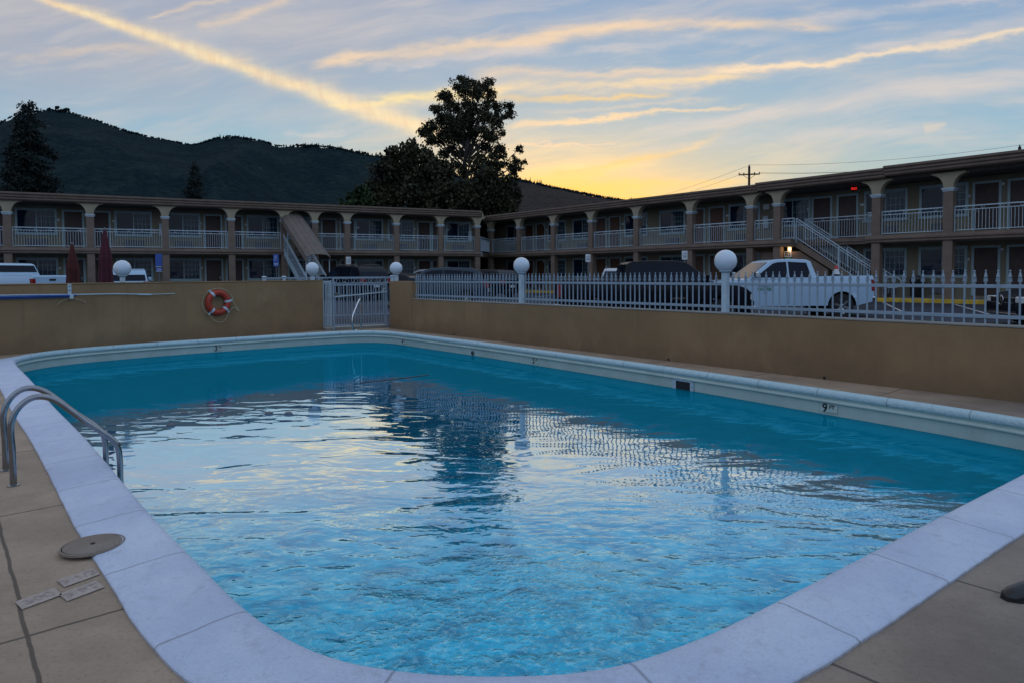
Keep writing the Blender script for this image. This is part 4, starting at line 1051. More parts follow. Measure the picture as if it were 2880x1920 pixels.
# ------------------------------------------------------------------ vehicles
def vehicle(kind, name, label, pos, az, pm, L=4.7, Wd=1.85, Ht=1.7, wheel_r=.34, cat='car', group=None, gzo=0, opts={}):
    x, y = pos; hd = Vector((math.sin(R_(az)), math.cos(R_(az))))
    t = empty(name, (x, y, gz(x, y)+gzo), math.atan2(hd.y, hd.x), label=label, cat=cat, group=group)
    cf = opts.get('cabx', 0)
    if kind == 'pickup':
        b = [(-2.90, .55), (-2.92, .75), (-2.90, 1.33), (-2.86, 1.38), (-1.02, 1.36), (-.98, 1.30), (1.12+cf, 1.25), (1.3+cf, 1.27), (2.2+cf*.3, 1.22), (2.66, 1.12), (2.84, .98), (2.88, .78), (2.92, .72), (2.92, .52), (2.80, .40)]
        c = [(-1.0, 1.29), (-.94, 1.50), (-.84, 1.84), (-.70, 1.90), (-.2, 1.925), (.25+cf, 1.915), (.50+cf, 1.865), (1.33+cf, 1.25)]
        wx = (-1.80, 1.93); sill = .42; L0, H0, W0 = 5.84, 1.925, 2.0
        sw = [[(-.80, 1.33), (-.68, 1.80), (-.08, 1.835), (-.08, 1.33)], [(-.02, 1.33), (-.02, 1.835), (.26+cf, 1.82), (.42+cf, 1.78), (1.05+cf, 1.33)]]
        seg_f = (6, 7); seg_r = (1, 2)
        seams = [(-.05, .48, 1.31), (-1.0, .55, 1.33), (1.15, .75, 1.24)]; hand = [(-.85, 1.12), (.15, 1.12)]
    elif kind == 'suv':
        b = [(-2.28, .42), (-2.36, .55), (-2.36, .75), (-2.30, 1.08), (1.02, 1.03), (1.35, 1.02), (1.95, .93), (2.24, .80), (2.33, .62), (2.34, .42), (2.22, .28)]
        c = [(-2.26, 1.06), (-2.05, 1.42), (-1.88, 1.60), (-1.60, 1.67), (-.6, 1.70), (.05, 1.68), (.42, 1.60), (1.22, 1.02)]
        wx = (-1.42, 1.42); sill = .30; L0, H0, W0 = 4.7, 1.70, 1.85
        sw = [[(-1.95, 1.10), (-1.72, 1.50), (-1.30, 1.56), (-1.26, 1.10)], [(-1.20, 1.10), (-1.24, 1.565), (-.45, 1.59), (-.42, 1.10)], [(-.36, 1.10), (-.39, 1.59), (.05, 1.57), (.35, 1.51), (.92, 1.10)]]
        seg_f = (6, 7); seg_r = (0, 1)
        seams = [(-.39, .36, 1.07), (.98, .5, 1.03), (-1.1, .60, 1.07)]; hand = [(-1.0, .92), (-.15, .92)]
    else:
        b = [(-2.26, .38), (-2.32, .52), (-2.32, .70), (-2.22, .96), (-1.62, 1.0), (1.0, .94), (1.4, .92), (1.95, .80), (2.25, .64), (2.31, .45), (2.2, .24)]
        c = [(-1.85, .97), (-1.20, 1.30), (-.80, 1.41), (-.2, 1.45), (.2, 1.43), (.48, 1.36), (1.28, .93)]
        wx = (-1.38, 1.42); sill = .24; L0, H0, W0 = 4.63, 1.45, 1.82
        sw = [[(-1.45, 1.02), (-1.05, 1.27), (-.42, 1.34), (-.42, 1.01)], [(-.36, 1.01), (-.36, 1.345), (.15, 1.34), (.42, 1.28), (.98, .98)]]
        seg_f = (5, 6); seg_r = (0, 1)
        seams = [(-.39, .30, .97), (.98, .45, .93)]; hand = [(-.95, .84), (-.10, .84)]
    sx = L/L0; sz = Ht/H0; W2 = Wd/2; wr = wheel_r; ar = wr*1.16/ ((sx+sz)/2)
    xmax = max(p[0] for p in b); belt = c[0][1]
    def wfun(x_, z_):
        e_ = max(0, (abs(x_)-xmax*.74)/(xmax*.26)); w_ = W2*(1-.13*e_*e_)
        if z_ > belt: w_ -= .03+(z_-belt)*.30
        else:
            w_ -= .035*((z_-.72*belt)/(.6*belt))**2
            if z_ > belt*.93: w_ -= .012
        return w_
    # outline with wheel arches along the sill
    bot = []
    for cx_ in (wx[1], wx[0]):
        zc = wr/sz
        a0 = math.asin(max(-1, min(1, (sill-zc)/ar)))
        n = 12
        for k in range(n+1):
            a = a0+(PI-2*a0)*k/n; bot.append((cx_+ar*math.cos(a), zc+ar*math.sin(a)))
    outline = b+[p for p in bot]
    def slabmesh(poly, zl, xl, name_, mats_, nb=None):
        bm = bmesh.new(); vs = [bm.verts.new((p[0], 0, p[1])) for p in poly]; bm.faces.new(vs)
        for z_ in zl:
            g_ = bm.verts[:]+bm.edges[:]+bm.faces[:]; bmesh.ops.bisect_plane(bm, geom=g_, plane_co=(0, 0, z_), plane_no=(0, 0, 1))
        for x_ in xl:
            g_ = bm.verts[:]+bm.edges[:]+bm.faces[:]; bmesh.ops.bisect_plane(bm, geom=g_, plane_co=(x_, 0, 0), plane_no=(1, 0, 0))
        vl = list(bm.verts); cp_ = {v: bm.verts.new(v.co) for v in vl}
        faces = list(bm.faces); bedges = [e_ for e_ in bm.edges if len(e_.link_faces) == 1]
        for f in faces: bm.faces.new([cp_[v] for v in reversed(f.verts)])
        mid = {}
        for e_ in bedges:
            a, b2 = e_.verts
            f = bm.faces.new((a, b2, cp_[b2], cp_[a]))
            zc_ = (a.co.z+b2.co.z)/2; 
            under = any(abs(math.hypot(a.co.x-cx_, a.co.z-wr/sz)-ar) < .03 for cx_ in wx) and any(abs(math.hypot(b2.co.x-cx_, b2.co.z-wr/sz)-ar) < .03 for cx_ in wx) or zc_ < sill+.02
            if nb and under: f.material_index = 1
        for v in vl:
            w_ = wfun(v.co.x, v.co.z); c2 = cp_[v]
            v.co.y = w_; c2.co.y = -w_
        bmesh.ops.recalc_face_normals(bm, faces=bm.faces)
        for f in bm.faces: f.smooth = True
        for v in bm.verts: v.co.x *= sx; v.co.z *= sz
        me_ = bpy.data.meshes.new(name_); bm.to_mesh(me_); bm.free()
        for k in mats_: me_.materials.append(k)
        me_.set_sharp_from_angle(angle=R_(32))
        o_ = bpy.data.objects.new(name_, me_); col.objects.link(o_); o_.parent = t
        bv = o_.modifiers.new('b', 'BEVEL'); bv.width = .028; bv.segments = 3; bv.limit_method = 'ANGLE'; bv.angle_limit = R_(40); bv.harden_normals = False
        return o_
    body = slabmesh(outline, [sill+.1, .55*belt, .70*belt, .82*belt, .93*belt], [xmax*k for k in (-.92, -.82, -.74, 0, .74, .82, .92)], 'body', [M[pm], M['black']], True)
    zt = max(p[1] for p in c)
    cab = slabmesh(c, [belt+.15, (belt+zt)/2, zt-.12], [0], 'cabin', [M[pm]])
    for s_ in (1, -1):
        for poly in sw:
            m_ = MB(); n = len(poly)
            cxm = sum(p[0] for p in poly)/n; czm = sum(p[1] for p in poly)/n
            P = [(cxm+(a-cxm), czm+(b_2-czm)) for a, b_2 in poly]
            vs = [(a*sx, s_*(wfun(a, b_2)+.010), b_2*sz) for a, b_2 in P]+[(a*sx, s_*(wfun(a, b_2)-.05), b_2*sz) for a, b_2 in P]
            m_.add(vs, [tuple(range(n)), tuple(range(2*n-1, n-1, -1))]+[(i, (i+1) % n, n+(i+1) % n, n+i) for i in range(n)])
            m_.build('side_window', M['carglass'], t)
        m_ = MB()
        for xs_, za, zb in seams:
            m_ = MB()
            pts = [(xs_, za+(zb-za)*k/5) for k in range(6)]
            for (xa_, z1_), (xb_, z2_) in zip(pts[:-1], pts[1:]):
                m_.bar((xa_*sx, s_*(wfun(xa_, z1_)+.001), z1_*sz), (xb_*sx, s_*(wfun(xb_, z2_)+.001), z2_*sz), .012, .008, up=(1, 0, 0))
            m_.build('door_seam', M['black'], t)
        for xh, zh in hand:
            yy = s_*(wfun(xh, zh)+.02); MB().bar((xh*sx-.09, yy, zh*sz), (xh*sx+.09, yy, zh*sz), .025, .03).build('door_handle', M[opts.get('handle', 'grey')], t, bevel=.006)
        # mirror
        mx_, mz_ = c[-1][0]-.28, belt+.07
        ym = wfun(mx_, belt)*1.0
        mir = MB(); y0_, y1_ = sorted((s_*(ym+.03), s_*(ym+.25)))
        mir.box(mx_*sx-.06, mx_*sx+.07, y0_, y1_, mz_*sz-.02, mz_*sz+.15); mir.build('mirror', M[opts.get('mirror', pm)], t, bevel=.02)
    def slant(seg, name_, inset=.07, out=.012):
        p, q = Vector((c[seg[0]][0], c[seg[0]][1])), Vector((c[seg[1]][0], c[seg[1]][1]))
        d = q-p; p2 = p+d*.08; q2 = q-d*.10
        nrm = Vector((d.y, -d.x)).normalized()
        if nrm.y < 0: nrm = -nrm
        if seg == seg_r and nrm.x > 0: nrm = -nrm
        vs = []
        for off in (out, -.03):
            for e_ in (p2, q2):
                w_ = wfun(e_.x, e_.y)-inset
                for s_ in (1, -1): vs.append(((e_.x+nrm.x*off)*sx, s_*w_, (e_.y+nrm.y*off)*sz))
        MB().add(vs, [(0, 1, 3, 2), (4, 6, 7, 5), (0, 2, 6, 4), (1, 5, 7, 3), (0, 4, 5, 1), (2, 3, 7, 6)]).build(name_, M['carglass'], t)
    slant(seg_f, 'windshield'); slant(seg_r, 'rear_window')
    # wheels
    for cx_ in wx:
        for s_ in (1, -1):
            yy = s_*(W2-.13)
            tw = .11
            ty = MB().lathe([(wr*.62, -tw), (wr*.93, -tw), (wr, -tw*.6), (wr, tw*.6), (wr*.93, tw), (wr*.62, tw)], 28, (0, 0, 0), 'y').build('wheel', M['black'], t, smooth=40)
            ty.location = (cx_*sx, yy, wr)
            rm = MB(); rr = wr*.66
            rm.lathe([(rr, s_*tw*.2), (rr, s_*tw*.98), (rr*.90, s_*tw*.98), (rr*.88, s_*tw*.3)], 28, (0, 0, 0), 'y')
            ns_ = opts.get('spokes', 6)
            for k in range(ns_):
                a = 2*PI*k/ns_+.3; rm.bar((rr*.1*math.cos(a), s_*tw*.85, rr*.1*math.sin(a)), (rr*.92*math.cos(a), s_*tw*.92, rr*.92*math.sin(a)), rr*.24, .03, up=(0, 1, 0))
            rm.lathe([(rr*.26, s_*tw*.6), (rr*.26, s_*tw*1.0), (rr*.1, s_*tw*1.04)], 14, (0, 0, 0), 'y')
            rm.build('rim', M[opts.get('rim', 'chrome')], ty, smooth=35)
    # lights, grille, bumpers, plates
    xf_, xr_ = xmax, min(p[0] for p in b)
    hz = (.80 if kind == 'pickup' else .68)*(1 if kind != 'sedan' else .92)
    for s_ in (1, -1):
        ww = wfun(xf_*.96, hz); y0_, y1_ = sorted((s_*(ww-.30), s_*(ww+.004)))
        MB().box((xf_-.26)*sx, (xf_-.035)*sx, y0_, y1_, hz*sz-.03, (hz+.16)*sz).build('headlight', M['lens'], t, bevel=.03)
        ww = wfun(xr_*.97, hz)
        if kind == 'pickup': y0_, y1_ = sorted((s_*(ww-.16), s_*(ww+.006))); zz = (.88, 1.25); xx = (xr_-.006, xr_+.16)
        elif kind == 'suv': y0_, y1_ = sorted((s_*(ww-.22), s_*(ww+.006))); zz = (.82, 1.06); xx = (xr_+.00, xr_+.22)
        else: y0_, y1_ = sorted((s_*(ww-.32), s_*(ww+.006))); zz = (.70, .88); xx = (xr_+.00, xr_+.20)
        MB().box(xx[0]*sx, xx[1]*sx, y0_, y1_, zz[0]*sz, zz[1]*sz).build('taillight', M['red'], t, bevel=.02)
    gw = W2*.62
    MB().box((xf_-.07)*sx, (xf_+.004)*sx, -gw, gw, (hz-.14)*sz, (hz+.14)*sz).build('grille', M['gloss'], t, bevel=.02)
    bz = .44 if kind == 'pickup' else .30
    if kind == 'pickup':
        bp = MB(); bp.box((xf_-.16)*sx, (xf_+.035)*sx, -W2*.90, W2*.90, bz*sz, (bz+.17)*sz); bp.build('front_bumper', M['chrome'], t, bevel=.03)
        bp = MB(); bp.box((xr_-.09)*sx, (xr_+.08)*sx, -W2*.90, W2*.90, .52*sz, .70*sz); bp.build('rear_bumper', M[opts.get('rbump', 'chrome')], t, bevel=.03)
        MB().box((xr_-.012)*sx, (xr_+.01)*sx, -.14, .14, 1.16*sz, 1.24*sz).build('tailgate_handle', M['black'], t, bevel=.01)
        MB().box((xr_+.1)*sx, -1.12*sx, -W2*.86, W2*.86, 1.378*sz, 1.384*sz).build('bed_cover', M['black'], t)
    else:
        bp = MB(); bp.box((xf_-.10)*sx, (xf_+.012)*sx, -W2*.74, W2*.74, bz*sz, (bz+.12)*sz); bp.build('front_bumper', M['black'], t, bevel=.03)
        bp = MB(); bp.box((xr_-.02)*sx, (xr_+.10)*sx, -W2*.78, W2*.78, .40*sz, .52*sz); bp.build('rear_bumper', M['black'], t, bevel=.03)
        MB().box((xr_-.022)*sx, (xr_+.02)*sx, -.17, .17, .64*sz, .78*sz).build('licence_plate', M[opts.get('plate', 'signwhite')], t, bevel=.004)
    if kind == 'suv' and opts.get('rack', True):
        for s_ in (1, -1): MB().tube(arc_path([(-1.6*sx, s_*(W2-.28), 1.66*sz), (-1.45*sx, s_*(W2-.28), 1.735*sz), (0*sx, s_*(W2-.28), 1.745*sz), (.15*sx, s_*(W2-.28), 1.67*sz)], 5), .015, 8).build('roof_rail', M['grey'], t)
    return t, wfun, sx, sz

bt, wf, sx_, sz_ = vehicle('pickup', 'pickup_truck', 'black crew cab pickup with tinted windows behind the picket fence', (4.2, 20.78), 90, 'p_black', L=5.75, Wd=2.02, Ht=1.96, wheel_r=.42, cat='pickup truck', opts={'handle': 'gloss', 'rim': 'steel', 'cabx': .42})
text_mesh('SILVERADO', .085, 'door_lettering', M['chrome'], bt, (.62*sx_, -(wf(.62, .82)+.006), .84*sz_), (PI/2, 0, 0), .003)
wt, wf, sx_, sz_ = vehicle('pickup', 'pickup_truck', 'white crew cab pickup facing left with a cone in its bed', (9.10, 23.6), -91, 'p_white', L=5.95, Wd=2.04, Ht=2.0, wheel_r=.42, cat='pickup truck', opts={'handle': 'grey', 'mirror': 'chrome', 'spokes': 6})
for tx, sz2, zz in (('ARBOR', .15, 1.10), ('WORKS', .15, .96), ('TREE', .055, .84)):
    text_mesh(tx, sz2, 'door_lettering', M['green'], wt, (.72*sx_, (wf(.72, .98)+.006), zz*sz_), (PI/2, 0, PI), .003)
cn_ = empty('traffic_cone', (11.12, 23.4, gz(11.1, 23.4)+1.44), R_(20), label='white and red traffic cone tip standing in the white pickup bed', cat='traffic cone')
MB().lathe([(.11, 0), (.07, .17)], 16).build('cone_base', M['signwhite'], cn_, smooth=40)
MB().lathe([(.07, .171), (.03, .30), (.012, .31)], 16).build('cone_tip', M['redflag'], cn_, smooth=40)

vehicle('pickup', 'pickup_truck', 'white pickup seen from behind at the far left over the wall', (-22.05, 29.6), -72, 'p_white', L=5.8, Wd=2.0, Ht=1.95, wheel_r=.40, cat='pickup truck', opts={'rbump': 'gloss'})
vehicle('suv', 'parked_car', 'white hatchback with a red plate behind the umbrellas and globe lamp', (-19.7, 35.0), -31, 'p_white', L=4.6, Wd=1.85, Ht=1.72, cat='car', opts={'plate': 'redflag', 'rack': False}, group='parked cars')
vehicle('suv', 'parked_car', 'black van with roof rails seen over the gate', (-8.75, 37.1), -44, 'p_navy', L=5.1, Wd=1.98, Ht=1.82, cat='car', group='parked cars')
vehicle('sedan', 'parked_car', 'low black sedan behind the gate pillar lamp', (-6.2, 37.2), -60, 'p_navy', L=4.7, Wd=1.84, Ht=1.42, cat='car', group='parked cars')
vehicle('sedan', 'parked_car', 'pale grey sedan with a sloping rear window behind the dark hatchback', (-4.5, 38.2), -52, 'p_grey', L=4.6, Wd=1.82, Ht=1.5, cat='car', group='parked cars', gzo=.12)
vehicle('suv', 'parked_car', 'slate grey crossover facing left behind the left fence panel', (-3.35, 30.4), -88, 'p_slate', L=4.6, Wd=1.85, Ht=1.74, wheel_r=.35, cat='car', group='parked cars', opts={'spokes': 9, 'rack': False})
vehicle('suv', 'parked_car', 'dark car just behind the tail of the grey crossover', (-1.7, 39.0), -50, 'p_navy', L=4.5, Wd=1.85, Ht=1.62, cat='car', group='parked cars', opts={'rack': False})
vehicle('suv', 'parked_car', 'silver vehicle facing the pool, mostly hidden by the black pickup', (4.75, 29.3), 190, 'p_silver', L=4.9, Wd=1.95, Ht=1.78, cat='car', group='parked cars')
mt, wf, sx_, sz_ = vehicle('suv', 'parked_car', 'black luxury car nose with chrome grille at the right frame edge', (16.0, 18.7), -81, 'p_black', L=4.7, Wd=1.9, Ht=1.6, cat='car', group='parked cars', opts={'rack': False})
em = MB(); xg = 2.36*sx_
em.tube([(xg+.01, .13*math.cos(2*PI*k/24), .69+.13*math.sin(2*PI*k/24)) for k in range(24)], .011, 6, closed=True)
for a in (90, 210, 330): em.bar((xg+.01, 0, .69), (xg+.01, .12*math.cos(R_(a)), .69+.12*math.sin(R_(a))), .022, .012, up=(1, 0, 0))
em.build('grille_emblem', M['chrome'], mt, smooth=40)
gs = MB()
for zz in (.62, .76):
    for s_ in (1, -1): y0_, y1_ = sorted((s_*.17, s_*.60)); gs.box(xg-.01, xg+.008, y0_, y1_, zz-.012, zz+.012)
gs.build('grille_slats', M['chrome'], mt); MB().box(xg-.08, xg+.02, -.75, .75, .30, .34).build('chrome_lip', M['chrome'], mt, bevel=.01)

# ------------------------------------------------------------------ utility poles and wires
def upole(p, ztop, ang, label, tr=True):
    t = empty('utility_pole', (p[0], p[1], 0), ang, label=label, cat='utility pole', group='wooden utility poles behind the right wing')
    MB().lathe([(.16, 0), (.12, ztop)], 10).build('pole', M['wood'], t)
    MB().box(-1.1, 1.1, -.06, .06, ztop-.95, ztop-.83).build('crossarm', M['wood'], t)
    MB().bar((-.0, 0, ztop-1.4), (-.7, 0, ztop-.9), .04).bar((0, 0, ztop-1.4), (.7, 0, ztop-.9), .04).build('brace', M['wood'], t)
    ins = MB()
    for u in (-1.05, -.55, .55, 1.05, 0): ins.lathe([(.05, (ztop-.83) if u else ztop), (.07, (ztop-.75) if u else ztop+.08), (.03, (ztop-.65) if u else ztop+.2)], 8, (u, 0, 0))
    ins.build('insulator', M['grey'], t)
    if tr:
        MB().lathe([(.05, ztop-4.0), (.25, ztop-3.95), (.26, ztop-3.0), (.2, ztop-2.85), (.05, ztop-2.8)], 12, (.55, 0, 0)).build('transformer', M['grey'], t, smooth=40)
        MB().box(-.75, .55, -.04, .04, ztop-2.45, ztop-2.35).build('lower_crossarm', M['wood'], t)
    return t
upole((26.0, 75), 13.2, R_(-15), 'wooden utility pole with transformer above the right wing roof')
upole((44.4, 60), 12.4, R_(-40), 'utility pole top peeking over the roof at the right edge', tr=False)
upole((15.0, 118), 12.6, R_(-15), 'far utility pole hidden low behind the right wing roof', tr=False)
def wire(p, q, sag, lb_):
    P = Vector(p); Q = Vector(q); pts = [P.lerp(Q, k/24)-Vector((0, 0, sag*4*(k/24)*(1-k/24))) for k in range(25)]
    tag(MB().tube(pts, .013, 5).build('overhead_wire', M['black']), lb_, 'wire', 'overhead wires between the utility poles')
wire((26, 75, 13.35), (44.4, 60, 12.55), .5, 'topmost wire running right from the utility pole')
wire((25, 75.2, 12.5), (43.6, 60.5, 11.75), .6, 'middle wire running right from the utility pole')
wire((27, 74.8, 12.5), (45.2, 59.5, 11.75), .6, 'lower wire running right from the utility pole')
wire((26, 75, 13.3), (15, 118, 12.8), .7, 'topmost wire running left from the utility pole')
wire((25.2, 75.2, 12.4), (14, 118.2, 11.9), .7, 'second wire running left from the utility pole')
wire((25.6, 75.1, 10.8), (14.6, 118.2, 10.4), .8, 'lowest wire running left from the utility pole')
wire((44.4, 60, 12.55), (60, 46, 12.4), .4, 'wire leaving the right utility pole out of frame')

# gabled roof behind the left wing
hb = empty('house', (-47.0, 57.5, 0), R_(20), label='low gabled roof peeking over the left wing at the far left', cat='house')
MB().box(-8, 4, -5, 5, 0, 6.6).build('wall', M['facade'], hb)
MB().prism([(-8.6, 6.6), (-2, 9.2), (4.6, 6.6), (4.6, 6.85), (-2, 9.45), (-8.6, 6.85)], -5.5, 5.5, 'y').build('roof', M['trim'], hb)

# ------------------------------------------------------------------ foliage
def leaf_mat(name, c, c2):
    m = bpy.data.materials.new(name); m.use_nodes = True; nt = NT(m.node_tree); b = m.node_tree.nodes['Principled BSDF']
    oi = nt.n('ShaderNodeNewGeometry').outputs['Random Per Island']
    co = nt.n('ShaderNodeTexCoord').outputs['Object']
    cc = nt.mix(oi, c, c2); cc = nt.mix(nt.mr(nt.noise(co, .5, 2), .35, .65), cc, tuple(k*.5 for k in c))
    nt.link(cc, b.inputs['Base Color']); b.inputs['Roughness'].default_value = .7; b.inputs['Specular IOR Level'].default_value = .2
    return m
M['leaf'] = leaf_mat('eucalyptus_leaf', (.034, .038, .020), (.085, .080, .042)); M['leafg'] = leaf_mat('green_leaf', (.022, .045, .018), (.05, .085, .03))
M['leafd'] = leaf_mat('dark_leaf', (.012, .022, .022), (.022, .036, .032)); M['bark'] = mat('bark', (.04, .033, .027), .95, var=.3)
def px_pt(sx_p, sy_p, depth):
    """direction in the photograph -> world point at that distance north (used once to measure crown sizes)"""
    d = R2*((sx_p-1440)/1920)-U2*((sy_p-840)/1920)+Fw
    return Vector((0, 0, H))+d*(depth/d.y)
def leaves(mb_, c, r, n, ls, squash=1.0, droop=.35, hollow=.25):
    for _ in range(n):
        p = Vector((random.gauss(0, .60), random.gauss(0, .60), random.gauss(0, .60)))
        if p.length > 1.8: p *= .6
        p = Vector((p.x*r, p.y*r, p.z*r*squash)); q = c+p
        a = Vector((random.gauss(0, 1), random.gauss(0, 1), random.gauss(0, 1)-droop)).normalized()
        b = a.cross(Vector((random.gauss(0, 1), random.gauss(0, 1), random.gauss(0, 1)))).normalized()
        l = ls*random.uniform(.6, 1.4); wd = l*random.uniform(.28, .5)
        mb_.add([q, q+a*l*.5+b*wd, q+a*l, q+a*l*.5-b*wd], [(0, 1, 2, 3)])
def limb(mb_, p, q, r0, r1, wob=.15, n=6):
    P = Vector(p); Q = Vector(q); L = (Q-P).length; pts = []
    for k in range(n+1):
        t = k/n; o_ = Vector((random.uniform(-1, 1), random.uniform(-1, 1), random.uniform(-.5, .5)))*wob*L*.12*math.sin(PI*t)
        pts.append(P.lerp(Q, t)+o_)
    mb_.tube(pts, [r0+(r1-r0)*k/n for k in range(n+1)], 6)

def cluster_tree(name, label, cat, depth, base, blobs, lm, dens, ls, trunk_top, tr=.35, group=None, limbs=True, spread=.8, seed=1):
    random.seed(seed)
    bx, by = base; bp = px_pt(bx, by, depth); root = empty(name, (bp.x, bp.y, 0), label=label, cat=cat, group=group)
    org = Vector((bp.x, bp.y, 0)); tk = MB(); lf = MB()
    tt = px_pt(*trunk_top, depth)-org
    limb(tk, (0, 0, -.2), tt, tr, tr*.45, .4, 10)
    for (x, y, r) in blobs:
        R = r/1920*depth; c = px_pt(x, y, depth)-org; c.y += random.uniform(-1, 1)*spread*max(R, 1.0)
        n = int(dens*R*R*(1+R*.15)); 
        # sub clumps for gaps
        k = max(4, int(5+R*2.2))
        for _ in range(k):
            v = Vector((random.uniform(-1, 1), random.uniform(-1, 1), random.uniform(-1, 1)))
            if v.length > 1: v.normalize()
            leaves(lf, c+v*R*.85, R*random.uniform(.40, .75), max(6, n//k), ls, .9)
        if limbs:
            zt_ = max(.25, min(.95, (c.z-1.5)/max(1, tt.z))); st_ = Vector((0, 0, 0)).lerp(tt, min(.98, zt_*.82)); limb(tk, st_, c, tr*.30, .03, .6)
    tk.build('trunk', M['bark'], root); lf.build('crown', lm, root)
    return root
def zc(L_, s=3.5635, ox=1000, oy=180, rs=None): return [(ox+x/s, oy+y/s, r/s) for x, y, r in L_]
big = zc([(1060, 150, 45), (1150, 180, 45), (1000, 200, 45), (1330, 210, 55), (1240, 230, 60), (1080, 260, 70), (880, 330, 50), (940, 370, 60), (1180, 330, 80), (1340, 320, 60),
    (790, 450, 40), (860, 480, 60), (980, 460, 80), (1100, 450, 80), (1260, 430, 80), (1400, 400, 50), (1520, 430, 50), (1560, 490, 45), (1500, 540, 40), (1440, 500, 50), (720, 640, 60),
    (680, 700, 45), (800, 600, 70), (760, 740, 70), (900, 600, 90), (1030, 600, 90), (1180, 600, 80), (1320, 580, 80), (1420, 620, 50), (880, 740, 90), (1010, 740, 90), (1140, 740, 80),
    (1280, 720, 80), (1400, 720, 60), (1460, 700, 30), (960, 860, 60), (880, 900, 50), (1040, 880, 50), (1300, 830, 60), (1420, 830, 60), (1460, 900, 50), (1380, 900, 50), (1280, 960, 60),
    (1000, 1000, 50), (900, 1020, 50), (1080, 1080, 50), (960, 1080, 50), (1250, 1040, 80), (1380, 1030, 70), (1500, 1000, 50), (1640, 850, 36), (1590, 930, 20), (1620, 1000, 50), (1680, 985, 26), (1560, 1080, 60), (1620, 1150, 30)])
cluster_tree('tall_tree', 'tallest tree, ragged open crown rising behind the corner of the left wing', 'tree', 78, (1322, 640), big, M['leaf'], 1150, .22, (1318, 330), tr=.42, spread=.7, seed=3)
rt_ = zc([(560, 830, 60), (400, 850, 45), (330, 890, 35), (480, 910, 80), (620, 900, 80), (380, 980, 90), (550, 1020, 120), (720, 920, 80), (780, 1050, 110), (300, 1120, 110), (480, 1180, 150), (700, 1200, 150), (880, 1200, 120), (230, 1300, 110), (400, 1350, 130), (600, 1380, 150), (800, 1380, 150), (180, 1400, 90)])
cluster_tree('round_tree', 'dense rounded dark tree left of the tallest tree', 'tree', 72, (1150, 640), rt_, M['leaf'], 800, .34, (1150, 480), spread=.6, seed=4)
lw_ = zc([(1150, 1250, 110), (1350, 1200, 120), (1500, 1230, 110), (1570, 1330, 75), (1300, 1400, 140), (1080, 1400, 130), (1480, 1420, 100), (1400, 1300, 120), (1200, 1320, 120), (1560, 1440, 70), (1000, 1300, 100)])
cluster_tree('low_tree', 'low dense dark tree under the right side of the tallest tree', 'tree', 70, (1390, 640), lw_, M['leaf'], 800, .34, (1390, 560), spread=.6, limbs=False, seed=5)
lg_ = zc([(20, 1330, 90), (-60, 1400, 80), (90, 1420, 80), (-120, 1460, 50), (60, 1300, 60)])
cluster_tree('green_bush', 'brighter green bush behind the roof left of the round tree', 'tree', 66, (1000, 640), lg_, M['leafg'], 450, .40, (1000, 590), limbs=False, seed=6)

def conifer(name, label, depth, px, ptop, halfw_base, pbase, lm, rows, seed, dens=1.0, second=None, group=None):
    random.seed(seed)
    top = px_pt(px, ptop, depth); base = px_pt(px, pbase, depth); root = empty(name, (top.x, top.y, 0), label=label, cat='tree', group=group)
    Ht_ = top.z; Wb = halfw_base/1920*depth; zb = max(1.0, base.z-2)
    tk = MB(); lf = MB(); limb(tk, (0, 0, 0), (0, 0, Ht_), .4, .04, .05)
    heads = [(0, 0, Ht_)]+([second] if second else [])
    for (hx, hy, hz_) in heads:
        for i in range(rows):
            t = (i+.4)/rows; z = hz_-(hz_-zb)*t; R = Wb*(.10+.90*t**.85)*(1 if hx == 0 else .75)*random.uniform(.78, 1.15)
            nb = int(5+9*t)
            for k in range(nb):
                a = random.uniform(0, 2*PI); rr = R*random.uniform(.75, 1.1)
                tip = Vector((hx+rr*math.cos(a), hy+rr*math.sin(a), z-rr*.22+random.uniform(-.3, .3)))
                st_ = Vector((hx*(1-t)+0, hy, z+.2))
                n = int((14+rr*16)*dens)
                for j in range(n):
                    u = random.uniform(.1, 1)**.7; q = st_.lerp(tip, u)+Vector((random.gauss(0, .22), random.gauss(0, .22), random.gauss(-.06, .14)))
                    d_ = ((tip-st_).normalized()*random.uniform(.2, .8)+Vector((random.gauss(0, .5), random.gauss(0, .5), random.gauss(-.25, .4)))).normalized()
                    b = d_.cross(Vector((random.gauss(0, 1), random.gauss(0, 1), random.gauss(0, 1)))).normalized(); l = random.uniform(.25, .55)
                    lf.add([q, q+d_*l*.5+b*l*.2, q+d_*l, q+d_*l*.5-b*l*.2], [(0, 1, 2, 3)])
    tk.build('trunk', M['bark'], root); lf.build('crown', lm, root)
conifer('conifer_tree', 'tall dark conifer at the far left behind the left wing', 80, 80, 288, 95, 545, M['leafd'], 26, 11, dens=1.1, second=(-1.1, .3, 20.3))
conifer('conifer_tree', 'smaller narrow conifer in front of the middle hill', 95, 545, 462, 40, 575, M['leafd'], 15, 12, dens=.9)
